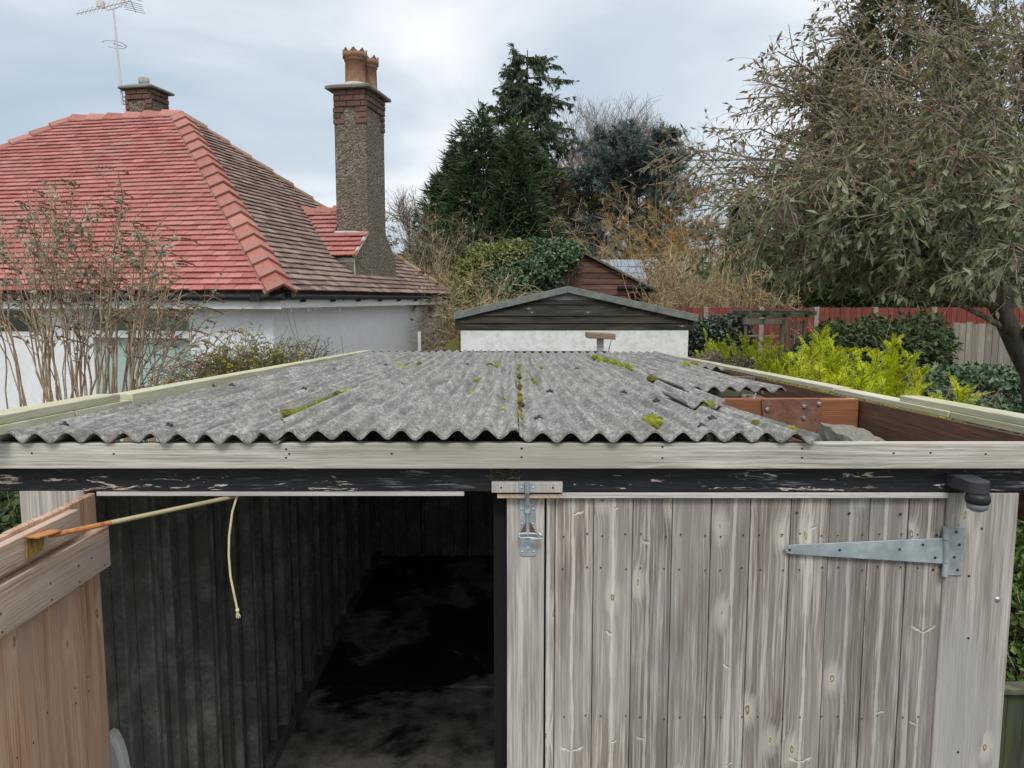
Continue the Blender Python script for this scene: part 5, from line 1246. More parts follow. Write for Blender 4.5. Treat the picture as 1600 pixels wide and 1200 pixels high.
# tiered conifer with drooping boughs
def tiered(px, py, Y, seed):
    rng = np.random.default_rng(seed); p = at(px, py, Y); x, h = p.x, p.z
    e = empty('tiered_conifer', (x, Y, 0), 'tall conifer with drooping tiered boughs rising above the cypresses', 'tree')
    V, F = sweep(np.array([[[x, Y, 0], [x, Y, h * .6], [x + .05, Y, h]]]), np.array([[.2, .12, .015]]), 8); quads('trunk', V, F, BARK, e, smooth=True)
    n = 150; t = np.sort(rng.random(n) ** .80) * .985; zz = 2.6 + (h - 2.65) * t; a = rng.uniform(0, 6.283, n); L = (.40 + 2.75 * (1 - t) ** .85) * rng.uniform(.62, 1.12, n)
    # the long boughs that stand out on the right in the picture
    ex = [(888, 158, 2.0), (890, 100 + 60, 1.3), (918, 218, 2.0), (893, 200, 1.6), (884, 128, 1.0), (762, 175, 1.2), (870, 100, .8)]
    for i, (qx, qy, _) in enumerate(ex):
        q = at(qx, qy, Y); dx = q.x - x; a[i] = 0 if dx > 0 else math.pi; zz[i] = q.z + .12; L[i] = abs(dx) * 1.08
    D = np.stack([np.cos(a), np.sin(a), np.full(n, .12)], 1); S = np.stack([np.full(n, x), np.full(n, Y), zz], 1)
    P = curves(S, D, L, 7, rng, .38, .05); P[:, -2:, 2] += np.array([.03, .10]) * L[:, None] * .5
    sub = sprout(P, 900, rng, .2, 1.0, .75, (.25, .85), 4, .35, .06, power=.8); sub[:, :, 2] = np.maximum(sub[:, :, 2], 0)
    vb = join(sweep(P, taper(P, .035, .008), 4), sweep(sub, taper(sub, .010, .003), 3)); stuffq('boughs', vb, BARK, e)
    C1, D1 = along(P, 5200, rng, .15, 1.0); C2, D2 = along(sub, 11000, rng, .05, 1.0)
    C = np.concatenate([C1, C2]); D = np.concatenate([D1, D2]); D = unit(D * .55 + np.array([0, 0, -.75]) + rng.normal(0, .35, D.shape))
    vf = tuft(C, D, rng, .19 * rng.uniform(.6, 1.3, len(C)), .034, 4, .35); stuffq('foliage', vf, G_SPR, e)
tiered(822, 78, 28, 9)

# blue grey cedar: flat layered boughs with an open, feathery outline
def layered(name, label, px, py, Y, rx, seed, mat, n=46, zlow=2.5, tilt=.35, nt=9000, L=.20):
    rng = np.random.default_rng(seed); p = at(px, py, Y); x, h = p.x, p.z
    e = empty(name, (x, Y, 0), label, 'tree'); V, F = sweep(np.array([[[x, Y, 0], [x, Y, h * .5], [x, Y, h * .9]]]), np.array([[.2, .12, .02]]), 8); quads('trunk', V, F, BARK, e, smooth=True)
    t = rng.random(n); a = rng.uniform(0, 6.283, n); S = np.stack([np.full(n, x), np.full(n, Y), zlow + (h * .93 - zlow) * t], 1); D = np.stack([np.cos(a), np.sin(a), np.full(n, tilt) + t * .5], 1)
    P = curves(S, D, rx * (1.15 - .6 * t) * rng.uniform(.7, 1.1, n), 7, rng, .25, .09); sub = sprout(P, n * 16, rng, .25, 1, .8, (.35, .9), 5, .05, .12, .15)
    stuffq('boughs', join(sweep(P, taper(P, .04, .01), 4), sweep(sub, taper(sub, .012, .004), 3)), BARK, e)
    C, D = along(sub, nt, rng, 0, 1); stuffq('foliage', tuft(C, unit(D + rng.normal(0, .5, D.shape) + np.array([0, 0, .25])), rng, L * rng.uniform(.6, 1.2, len(C)), .03, 4, .5), mat, e)
layered('blue_cedar', 'blue grey cedar with feathery top behind the tan bushes', 996, 218, 27, 2.9, 14, G_BLUE, n=85, nt=17000, L=.24, zlow=3.2)

# bare trees
def bare_tree(label, px, py, Y, seed, mat, n1=26, n2=420, n3=2600, spread=.55, r=.10, zf=.30, cat='tree', name='bare_tree', wid=1.0):
    rng = np.random.default_rng(seed); p = at(px, py, Y); x, h = p.x, p.z; e = empty(name, (x, Y, 0), label, cat)
    V, F = sweep(np.array([[[x, Y, 0], [x + .05, Y, h * .35], [x - .03, Y, h * .7], [x, Y, h * .96]]]), np.array([[r, r * .8, r * .4, .012]]), 6); quads('trunk', V, F, BARKR, e, smooth=True)
    t = zf + (.9 - zf) * rng.random(n1); a = rng.uniform(0, 6.283, n1); S = np.stack([np.full(n1, x), np.full(n1, Y), h * t], 1); D = np.stack([np.cos(a) * wid, np.sin(a) * wid, np.full(n1, 1.1)], 1)
    P = curves(S, D, h * (1.02 - t) * rng.uniform(.8, 1.05, n1), 7, rng, -.25, .09); s1 = sprout(P, n2, rng, .15, 1, .7, (h * .12, h * .26), 5, -.3, .1, .25); s2 = sprout(s1, n3, rng, .1, 1, .75, (h * .05, h * .12), 4, -.15, .12, .15)
    vf = join(sweep(P, taper(P, r * .4, r * .12), 4), sweep(s1, taper(s1, r * .13, r * .06), 3), sweep(s2, taper(s2, r * .065, r * .03), 3)); stuffq('branches', vf, mat, e)
TWIG = leafmat('grey_brown_twigs', [(.13, .10, .085), (.20, .165, .14), (.28, .235, .20)], .9, 0, .1)
bare_tree('bare grey twiggy tree against the sky behind the blue cedar', 940, 186, 38, 23, TWIG, n3=3000, r=.10, zf=.22, wid=.8)
bare_tree('smaller bare tree just left of the blue cedar', 905, 222, 36, 24, TWIG, 18, 300, 1600, zf=.25)
bare_tree('bare thin tree rising right of the blue cedar', 985, 210, 37, 27, TWIG, 18, 300, 1800, zf=.25)
bare_tree('faint bare tree seen between the tall chimney and the cypresses', 640, 320, 30, 25, TWIG, 18, 300, 1600, zf=.3, r=.08)

# brown conifer mass
x, zt = tree_at(862, 262, 26.5); dense_conifer('brown_conifer', 'dull brown conifer between the cypresses and the blue cedar', x, 26.5, zt, 1.55, G_BRN, 5200, 33, L=.28, m=5, W=.035, prof=lambda t: np.clip((1 - t) ** .45, 0, 1), inner=.3)
x, zt = tree_at(905, 268, 27.5); dense_conifer('brown_conifer', 'olive brown conifer partly hidden by tan bushes', x, 27.5, zt, 1.3, G_OLV, 3800, 34, L=.28, m=5, W=.035, prof=lambda t: np.clip((1 - t) ** .45, 0, 1), inner=.3)

# tangles of bare stems
def thicket(name, label, px0, px1, py, Y, n, seed, mat, dx=.9, arch=1.0, sub=3, r=.012, L=None, cat='bush', depth=1.2, leaf=None, nleaf=0, upb=1.6, wob=.10, z0=0.0, subL=(.3, .9), fill=0):
    rng = np.random.default_rng(seed); x0, x1 = at(px0, py, Y).x, at(px1, py, Y).x; h = at((px0 + px1) / 2, py, Y).z - z0; e = empty(name, ((x0 + x1) / 2, Y, z0), label, cat)
    S = np.stack([rng.uniform(x0, x1, n), Y + rng.uniform(-depth, depth, n), np.full(n, z0)], 1); D = np.stack([rng.normal(0, dx * .5, n), rng.normal(0, dx * .5, n), np.full(n, upb)], 1)
    P = curves(S, D, h * rng.uniform(.62, 1.22, n), 9, rng, arch * rng.uniform(.3, 1.5, n), wob); s1 = sprout(P, n * sub, rng, .3, 1, .8, subL, 5, .3, .16)
    s2 = sprout(s1, n * sub * 2, rng, .1, 1, .8, (subL[0] * .5, subL[1] * .5), 4, .2, .18)
    stuffq('stems', join(sweep(P, taper(P, r, r * .35), 3), sweep(s1, taper(s1, r * .4, r * .2), 3), sweep(s2, taper(s2, r * .25, r * .15), 3)), mat, e)
    if fill:
        C, D = along(s2, fill, rng, 0, 1); stuffq('fine_twigs', leaves(C, unit(D + rng.normal(0, .45, D.shape)), rndir(fill, rng), rng.uniform(.10, .38, fill), rng.uniform(.006, .013, fill), .1), mat, e)
    if leaf is not None:
        C, D = along(s1, nleaf, rng); stuffq('foliage', leaves(C, unit(D + rng.normal(0, .7, D.shape)), rndir(nleaf, rng), rng.uniform(.06, .13, nleaf), rng.uniform(.025, .05, nleaf)), leaf, e)
    return e
thicket('tangled_bush', 'tall tan tangle of bare stems right of the brown conifers', 885, 1000, 316, 25, 260, 51, TAN, r=.015, sub=5, arch=1.9, fill=34000)
thicket('tangled_bush', 'tan bare stemmed bush above the slate roof', 985, 1085, 330, 24.6, 240, 52, TAN, r=.015, sub=5, arch=1.9, fill=32000)
thicket('tangled_bush', 'wide olive tan thicket above the red fence', 1060, 1210, 345, 22.4, 260, 53, TAN, r=.015, sub=5, arch=1.8, leaf=G_OLV, nleaf=4500, fill=30000)
thicket('orange_willow', 'glowing orange stemmed willow bush above the tan thicket', 1045, 1140, 300, 24.5, 240, 54, ORANGE, arch=1.6, r=.012, sub=5, fill=28000)
thicket('cane_clump', 'row of upright tan canes just behind the red fence', 1010, 1200, 410, 19.3, 230, 55, TAN, dx=.25, arch=.25, r=.016, sub=3, depth=.5, fill=7000)
thicket('bramble_thicket', 'pale brown bramble thicket between the bungalow and the ivy', 618, 712, 385, 19.8, 260, 56, TAN, dx=.6, r=.009, sub=5, depth=1.0, arch=1.6, fill=15000, subL=(.25, .7))
GREYL = leafmat('grey_green_leaves', [(.10, .115, .085), (.17, .19, .15), (.26, .29, .245)], .7, .2, .2)
thicket('greyleaf_bush', 'grey leaved straggly bush beside the tall house chimney', 628, 728, 352, 21.0, 170, 57, OLIVE, dx=.6, arch=.6, r=.010, sub=5, leaf=GREYL, nleaf=5200, fill=8000)
thicket('bramble_thicket', 'dark olive thicket low beside the bungalow wall corner', 702, 735, 440, 14.5, 110, 58, TAN, dx=.25, r=.009, sub=6, depth=.8, leaf=G_OLV, nleaf=1500, fill=7000)

# ---- leafy mounds: leaves on twigs over an uneven shell
def leafy(name, label, blobs, mat, n, seed, L=(.06, .11), W=(.035, .06), cat='bush', parent=None, twig=None, shell=.6, down=.2, flat=.5):
    """blobs: (x, y, z, rx, ry, rz)"""
    rng = np.random.default_rng(seed); b = np.array(blobs); vol = b[:, 3] * b[:, 5] + b[:, 3] * b[:, 4]; i = rng.choice(len(b), n, p=vol / vol.sum()); q = unit(rng.normal(0, 1, (n, 3))); k = rng.uniform(0, 6.28, 6)
    lump = 1 + .16 * np.sin(q[:, 0] * 7 + k[0] + i) * np.sin(q[:, 2] * 8 + k[1]) + .10 * np.sin(q[:, 0] * 17 + k[2] + q[:, 2] * 15) + .08 * np.sin(q[:, 1] * 23 + k[3])
    C = b[i, :3] + q * b[i, 3:6] * (lump * (shell + (1 - shell) * rng.random(n) ** .5))[:, None]; C[:, 2] = np.maximum(C[:, 2], .03)
    D = unit(q * .5 + rng.normal(0, .6, (n, 3)) + np.array([0, 0, -down])); Nn = unit(q + rng.normal(0, flat, (n, 3)) + np.array([0, 0, .6]))
    e = parent or empty(name, (b[0, 0], b[0, 1], 0), label, cat)
    stuffq('foliage', leaves(C, D, Nn, rng.uniform(L[0], L[1], n), rng.uniform(W[0], W[1], n)), mat, e)
    m_ = max(20, n // 60); S = b[rng.integers(0, len(b), m_)][:, :3] * np.array([1, 1, .35]); D2 = unit(C[rng.integers(0, n, m_)] - S); T_ = C[rng.integers(0, n, m_)]; P = np.stack([S + (T_ - S) * f for f in np.linspace(0, 1, 5)], 1) + rng.normal(0, .03, (m_, 5, 3)); P[:, 0, 2] = np.maximum(0, P[:, 0, 2])
    stuffq('twigs', sweep(P, taper(P, .014, .004), 3), twig or BARKR, e); return e
def blob(px, py, Y, rpx, rpy, ry=None): p = at(px, py, Y); k = Y / FPX; return (p.x, p.y, p.z, rpx * k, ry if ry is not None else rpx * k, rpy * k)
IVY = leafmat('ivy_leaves', [(0.026, 0.055, 0.026), (0.050, 0.094, 0.040), (0.094, 0.151, 0.065), (0.151, 0.215, 0.107)], .4, .15, .5)
PRIV = leafmat('yellow_green_leaves', [(0.068, 0.090, 0.025), (0.138, 0.166, 0.041), (0.228, 0.241, 0.068), (0.304, 0.304, 0.118)], .5, .25, .35)
DARKL = leafmat('dark_hedge_leaves', [(.014, .028, .016), (.026, .046, .024), (.05, .075, .042), (.085, .11, .07)], .4, .1, .5)
UNDER = leafmat('dark_undergrowth', [(0.017, 0.033, 0.015), (0.038, 0.063, 0.023), (0.070, 0.103, 0.033), (0.101, 0.139, 0.045)], .55, .2, .25)
leafy('ivy', 'dark green ivy mound smothering the brown boarded shed', [blob(868, 402, 18.3, 36, 27), blob(830, 425, 18.0, 48, 36), blob(795, 440, 17.7, 52, 36), blob(840, 395, 18.6, 30, 20), blob(770, 460, 17.4, 52, 36), blob(890, 395, 18.6, 20, 16)], IVY, 26000, 71, (.055, .11), (.045, .085), 'ivy')
leafy('privet_bush', 'yellow green leafy bush on the left of the ivy', [blob(762, 408, 17.6, 34, 26), blob(798, 396, 17.8, 30, 20), blob(735, 438, 17.2, 32, 34), blob(725, 470, 16.8, 26, 34)], PRIV, 11000, 72, (.06, .11), (.035, .06))
leafy('hedge', 'clipped dark leaved hedge right of the white garage', [blob(1098, 527, 11.6, 26, 28), blob(1125, 520, 11.7, 28, 26), blob(1148, 522, 11.8, 26, 30), blob(1110, 560, 11.6, 40, 40), blob(1150, 565, 11.7, 30, 40)], DARKL, 11000, 73, (.04, .075), (.03, .05), 'hedge')
leafy('dark_shrub', 'dark green shrub behind the yellow conifer under the big tree', [blob(1330, 542, 10.5, 60, 36), blob(1400, 545, 10.6, 66, 42), blob(1285, 560, 10.2, 50, 40), blob(1448, 545, 11, 38, 54), blob(1370, 520, 11, 24, 26), blob(1300, 525, 11, 22, 24)], UNDER, 13000, 74, (.06, .12), (.03, .055))
leafy('ivy_bank', 'dark ivy covered bank below the grey fence', [blob(1450, 590, 9.5, 80, 16, .5), blob(1540, 590, 9.4, 90, 17, .5), blob(1640, 590, 9.3, 60, 17, .5), blob(1560, 680, 8.6, 140, 60, .6), blob(1420, 650, 8.8, 90, 60, .6), blob(1660, 720, 8.0, 120, 80, .6)], IVY, 15000, 75, (.05, .09), (.04, .07), 'ivy')
x, zt = tree_at(1245, 330, 20.5); dense_conifer('green_conifer', 'mid green conifer behind the red fence at the foot of the big tree', x, 20.5, zt, 1.15, G_MID, 5200, 36, L=.24, m=5, W=.05, prof=lambda t: np.clip((1 - t) ** .5, 0, 1))
x, zt = tree_at(1165, 300, 22.6); dense_conifer('green_conifer', 'dark conifer behind the tan thicket and the outer twigs of the big tree', x, 22.6, zt, 0.9, G_MID, 3400, 37, L=.24, m=5, W=.05, prof=lambda t: np.clip((1 - t) ** .5, 0, 1))
x, zt = tree_at(1345, 360, 20.2); dense_conifer('green_conifer', 'rounded green conifer over the red fence under the big tree', x, 20.2, zt, 1.6, G_MID, 5600, 38, L=.24, m=5, W=.05, prof=lambda t: np.clip((1 - t) ** .4, 0, 1))
# tall olive conifer behind the big tree
x, zt = tree_at(1430, -165, 22); dense_conifer('tall_conifer', 'tall olive brown conifer looming behind the big spreading tree', x, 22, zt, 3.45, G_OLV, 13500, 39, L=.31, m=5, W=.045, prof=lambda t: np.clip((1 - t) ** .62 * 1.03, 0, 1), lump=.32, inner=.35)
x, zt = tree_at(1320, 70, 22.5); dense_conifer('tall_conifer', 'lower olive conifer on the left flank of the tall olive conifer', x, 22.5, zt, 1.5, G_OLV, 7000, 40, L=.27, m=5, W=.045, prof=lambda t: np.clip((1 - t) ** .5, 0, 1), lump=.22)

x, zt = tree_at(1575, -20, 23); dense_conifer('tall_conifer', 'open olive conifer at the right edge seen through the big tree', x, 23, zt, 2.5, G_OLV, 5200, 44, L=.30, m=5, W=.045, prof=lambda t: np.clip((1 - t) ** .5, 0, 1), lump=.36, inner=.3, ragged=.25)

# ---- the big spreading tree on the right
def big_tree():
    rng = np.random.default_rng(77); Y0 = 6.4
    base = at(1640, 640, Y0); e = empty('spreading_tree', (base.x, Y0, 0), 'big spreading evergreen tree with arching twigs on the right', 'tree')
    tp = [Vector((base.x + .05, Y0, 0)), at(1622, 600, Y0), at(1592, 545, Y0), at(1568, 495, Y0), at(1548, 455, Y0), at(1538, 400, Y0)]
    tp2 = [at(1568, 495, Y0), at(1590, 430, Y0 + .15), at(1600, 330, Y0 + .2), at(1580, 200, Y0 + .2), at(1620, 60, Y0 + .2)]
    tp3 = [at(1592, 545, Y0), at(1640, 470, Y0 - .2), at(1680, 330, Y0 - .3), at(1690, 150, Y0 - .4)]
    def res(p, k=9):
        p = [V3(q) for q in p]; d = np.linspace(0, len(p) - 1, k); out = []
        for s_ in d: i = min(int(s_), len(p) - 2); f = s_ - i; out.append(p[i] * (1 - f) + p[i + 1] * f)
        return np.array(out)
    trunk = np.stack([res(tp), res(tp2), res(tp3)]); V, F = sweep(trunk, np.stack([np.linspace(.11, .06, 9), np.linspace(.058, .02, 9), np.linspace(.065, .025, 9)]), 8); quads('trunk', V, F, BARK, e, smooth=True)
    ends = [(1215, 80, 6.0), (1175, 125, 6.2), (1150, 155, 5.8), (1185, 200, 6.4), (1085, 235, 5.9), (1120, 262, 6.2), (1100, 300, 5.6), (1150, 335, 6.1), (1175, 385, 5.6), (1235, 420, 6.0), (1290, 430, 5.5), (1400, 425, 5.3), (1075, 250, 6.0), (1062, 285, 6.3), (1130, 315, 5.3), (1085, 330, 6.0), (1140, 365, 6.2), (1190, 355, 5.4), (1110, 385, 6.4), (1215, 395, 6.6), (1180, 275, 5.2), (1220, 165, 5.7), (1250, 225, 5.4), (1240, 120, 6.1), (1290, 300, 5.0), (1340, 340, 4.9), (1250, 290, 6.4), (1195, 230, 5.6), (1260, 350, 5.2), (1210, 300, 5.0), (1300, 250, 5.1), (1270, 180, 5.4), (1330, 110, 5.3), (1310, 30, 6.0), (1385, 40, 5.6), (1420, -30, 6.2), (1480, -80, 5.8), (1380, 380, 5.1), (1460, 330, 4.9), (1500, 250, 4.9), (1550, 150, 5.0), (1450, 170, 5.1), (1530, 430, 4.9), (1580, 380, 4.4), (1600, 300, 4.6), (1620, 60, 5.2), (1680, 200, 4.7), (1400, 250, 7.4), (1300, 330, 7.6), (1480, 420, 7.3), (1350, 180, 7.5), (1560, 60, 7.2), (1440, 60, 7.4), (1700, 420, 5.2), (1720, 60, 6.0), (1240, 240, 6.9)]
    P = []
    for (px, py, Y) in ends:
        q = V3(at(px, py, Y)); tr = trunk[rng.integers(0, 2)] if px < 1560 else trunk[rng.integers(1, 3)]
        s_ = tr[rng.integers(3, 8)]; 
        # start from a place on the trunk lower than the end, arch up and over
        c = tr[np.argmin(np.abs(tr[:, 2] - (q[2] - .25 * abs(q[0] - s_[0])))[2:]) + 2]; mid = c * .45 + q * .55 + np.array([0, 0, .16 * np.linalg.norm(q - c)]); tt = np.linspace(0, 1, 12)[:, None]
        cv = (1 - tt) ** 2 * c + 2 * tt * (1 - tt) * mid + tt ** 2 * q; cv[1:-1] += np.cumsum(rng.normal(0, .018, (10, 3)), 0) * np.sin(np.linspace(.3, 2.8, 10))[:, None]; P.append(cv)
    P = np.array(P)
    s1 = sprout(P, 900, rng, .22, 1, .62, (.30, .85), 7, .18, .08, .05); s2 = sprout(s1, 4600, rng, .12, 1, .75, (.14, .42), 5, .30, .10)
    s1 = s1[(s1[:, :, 2].min(1) > 2.42) | (s1[:, 0, 0] > 4.6)]; s2 = s2[(s2[:, :, 2].min(1) > 2.38) | (rng.random(len(s2)) < .22)]
    VF = join(sweep(P, taper(P, .022, .005), 6), sweep(s1, taper(s1, .0055, .0022), 4)); stuffq('limbs', VF, BARKL, e)
    stuffq('twigs', sweep(s2, taper(s2, .0024, .0013), 3), BARKP, e)
    n = 25000; C, D = along(s2, n, rng, .05, 1); q = rng.random(n)
    # the outer left reach of the crown is thinner in leaf
    keep = ((C[:, 0] > 2.05) | (q < .62)) & ((C[:, 2] > 2.41 + rng.normal(0, .04, n)) | (q < .24)); C, D = C[keep], D[keep]; n = len(C)
    D = unit(D * .8 + rng.normal(0, .42, (n, 3)) + np.array([0, 0, -.45])); Nn = unit(rndir(n, rng) + np.array([0, -.3, .6]))
    gr = (C[:, 2] - 3.15) * .9 - (C[:, 0] - 2.6) * .22 + rng.normal(0, .22, n); up_ = gr > 0; L_ = np.where(up_, rng.uniform(.040, .078, n), rng.uniform(.050, .105, n)); W_ = np.where(up_, rng.uniform(.014, .024, n), rng.uniform(.024, .040, n))
    stuffq('foliage', leaves(C[up_], D[up_], Nn[up_], L_[up_], W_[up_], .35), LEAFP, e); stuffq('foliage', leaves(C[~up_], D[~up_], Nn[~up_], L_[~up_], W_[~up_], .35), LEAFB, e)
    m_ = 380; C, D = along(s2, m_, rng, .3, 1); stuffq('red_leaves', leaves(C, unit(D + rng.normal(0, .6, D.shape)), rndir(m_, rng), rng.uniform(.04, .08, m_), rng.uniform(.015, .025, m_)), leafmat('red_brown_leaves', [(.30, .09, .06), (.40, .16, .10), (.34, .28, .08)], .5, .3), e)
BARKL = barkmat('lichened_bark', (.085, .072, .055), (.33, .29, .225), 45)
LEAFB = leafmat('grey_green_long_leaves', [(0.072, 0.099, 0.037), (0.121, 0.158, 0.060), (0.181, 0.212, 0.103), (0.266, 0.284, 0.170), (0.363, 0.351, 0.248), (0.145, 0.188, 0.072)], .5, .35, .4)
LEAFP = leafmat('dry_green_brown_leaves', [(0.106, 0.095, 0.047), (0.174, 0.157, 0.078), (0.269, 0.213, 0.129), (0.370, 0.280, 0.196), (0.146, 0.168, 0.067), (0.224, 0.230, 0.106)], .55, .35, .3)
big_tree()

# ---- golden conifer beside the garage
def golden():
    rng = np.random.default_rng(88); c = at(1300, 640, 4.6); e = empty('golden_conifer', (c.x, 4.6, 0), 'bright yellow green golden conifer beside the garage roof edge', 'shrub')
    tips = [(1285, 508, 4.7), (1300, 528, 4.5), (1395, 520, 4.9), (1372, 535, 4.7), (1330, 535, 4.6), (1418, 545, 4.8), (1350, 560, 4.3), (1440, 570, 4.6), (1500, 600, 4.4), (1515, 603, 4.5), (1470, 612, 4.2), (1265, 540, 4.6), (1250, 555, 4.4), (1235, 545, 5.0), (1215, 560, 4.9), (1280, 565, 4.1), (1310, 580, 4.0), (1380, 590, 4.0), (1430, 605, 3.9), (1225, 575, 4.7), (1290, 600, 3.9), (1350, 605, 3.8), (1405, 625, 3.7), (1460, 632, 3.8), (1200, 585, 4.8), (1260, 585, 4.3), (1255, 600, 4.1), (1490, 635, 4.0), (1320, 555, 5.0), (1400, 565, 5.1)]
    P = []
    for px, py, Y in tips:
        q = V3(at(px, py + 15, Y)); b = np.array([c.x + rng.normal(0, .10) + (q[0] - c.x) * .45, 4.75 + rng.normal(0, .12) + (Y - 4.75) * .4, q[2] - rng.uniform(.55, .85)]); m_ = (b + q) / 2 + np.array([(q[0] - c.x) * .12, 0, -.03]); t = np.linspace(0, 1, 9)[:, None]; P.append((1 - t) ** 2 * b + 2 * t * (1 - t) * m_ + t ** 2 * q)
    P = np.array(P); low = P[:, 0].copy(); root = np.stack([low, low * .5 + np.array([c.x, 4.75, .5]) * .5, np.tile(np.array([c.x, 4.75, 0.0]), (len(P), 1))], 1)
    s1 = sprout(P, 1700, rng, .15, 1, .72, (.08, .26), 6, -.10, .04, .10)
    stuffq('stems', join(sweep(root, taper(root, .012, .03), 5), sweep(P, taper(P, .007, .003), 4), sweep(s1, taper(s1, .0028, .0014), 3)), BARKR, e)
    allv = [frond(s1, 11, rng, .034)]
    tipsP = np.stack([P[:, 5], P[:, 6], P[:, 7], P[:, 8]], 1); allv += [frond(tipsP, 18, rng, .050), frond(tipsP, 18, rng, .040, tilt=1.2)]
    inn = sprout(P, 2600, rng, 0, .85, .95, (.08, .22), 5, .0, .06); allv.append(frond(inn, 7, rng, .040))
    brn = sprout(P, 200, rng, 0, .55, 1.0, (.06, .16), 5, .1, .08); stuffq('inner_growth', frond(brn, 6, rng, .035), GOLDB, e); stuffq('foliage', join(*allv), GOLD, e)
def frond(P, m, rng, pl, tilt=0.0):
    """flat sprays: pairs of pointed pinnae along each curve, each pinna with two side lobes"""
    n, k, _ = P.shape; nm = unit(np.cross(P[:, -1] - P[:, 0], rng.normal(0, .35, (n, 3)) + np.array([0, 0, 1.0]))); out = []
    for j in range(m):
        t = .08 + .90 * (j + .5) / m; f = t * (k - 1); i = min(int(f), k - 2); w = f - i; C = P[:, i] * (1 - w) + P[:, i + 1] * w; T = unit(P[:, i + 1] - P[:, i]); S = unit(nm - T * (nm * T).sum(1, keepdims=True)); N_ = np.cross(T, S)
        S = unit(S * math.cos(tilt) + N_ * math.sin(tilt)); ln = pl * (1.15 - .75 * t) * rng.uniform(.7, 1.25, n)
        for sg in (-1, 1):
            D = unit(T * .95 + S * sg * .8 + rng.normal(0, .12, (n, 3))); out.append(leaves(C, D, N_ + .01, ln, ln * .17, .1))
            for q in (.35, .6): out.append(leaves(C + D * (ln * q)[:, None], unit(T * 1.3 * (1 if q < .5 else .4) + S * sg * (.1 if q < .5 else 1.2) + rng.normal(0, .15, (n, 3))), N_ + .01, ln * .5, ln * .12, .1))
        
    return join(*out)
GOLDB = leafmat('brown_inner_fronds', [(.14, .085, .03), (.22, .16, .04), (.17, .19, .03)], .7, .2)
GOLD = leafmat('golden_scale_leaves', [(.26, .36, .012), (.50, .60, .012), (.74, .80, .016), (.86, .86, .03), (.40, .52, .014)], .5, .45, .3)
golden()
def small_gold(px, py, Y, h, n, label, seed):
    rng = np.random.default_rng(seed); c = at(px, py, Y); e = empty('golden_conifer', (c.x, Y, 0), label, 'shrub'); S = np.tile(np.array([c.x, Y, c.z - h]), (n, 1)) + rng.normal(0, .05, (n, 3)); D = np.stack([rng.normal(0, .35, n), rng.normal(0, .35, n), np.ones(n)], 1)
    P = curves(S, D, h * rng.uniform(.6, 1.1, n), 6, rng, -.2, .06); s1 = sprout(P, n * 14, rng, .1, 1, .5, (.06, .16), 4, -.3, .05, .2); root = np.array([[[c.x, Y, 0], [c.x, Y, (c.z - h) * .5], [c.x, Y, c.z - h + .05]]])
    stuffq('stems', join(sweep(root, np.array([[.025, .02, .012]]), 5), sweep(P, taper(P, .006, .002), 3)), BARKR, e); C, D = along(s1, n * 260, rng); C2, D2 = along(P, n * 60, rng, .2, 1); C = np.concatenate([C, C2]); D = unit(np.concatenate([D, D2]) + rng.normal(0, .5, (len(C), 3)))
    stuffq('foliage', leaves(C, D, rndir(len(C), rng), rng.uniform(.02, .045, len(C)), rng.uniform(.007, .012, len(C))), GOLD2, e)
GOLD2 = leafmat('lime_scale_leaves', [(0.240, 0.320, 0.024), (0.448, 0.512, 0.032), (0.704, 0.704, 0.048)], .5, .25, .3)
small_gold(1170, 528, 7.0, .55, 16, 'lime green conifer shoots in front of the arbour trellis', 91)
small_gold(1205, 540, 6.2, .5, 14, 'lime green conifer between the trellis and the golden conifer', 92)
small_gold(1110, 535, 8.2, .42, 10, 'small lime conifer tuft in front of the dark hedge', 93)
GREYT = leafmat('dead_heather', [(.14, .11, .09), (.26, .21, .18), (.36, .31, .27)], .9, .1, .1)
leafy('dead_heather', 'dry grey brown plant clump along the garage roof edge before the hedge', [blob(1130, 566, 7.4, 40, 14, .3), blob(1170, 578, 6.8, 34, 16, .3)], GREYT, 1600, 94, (.04, .08), (.01, .02), 'plant')

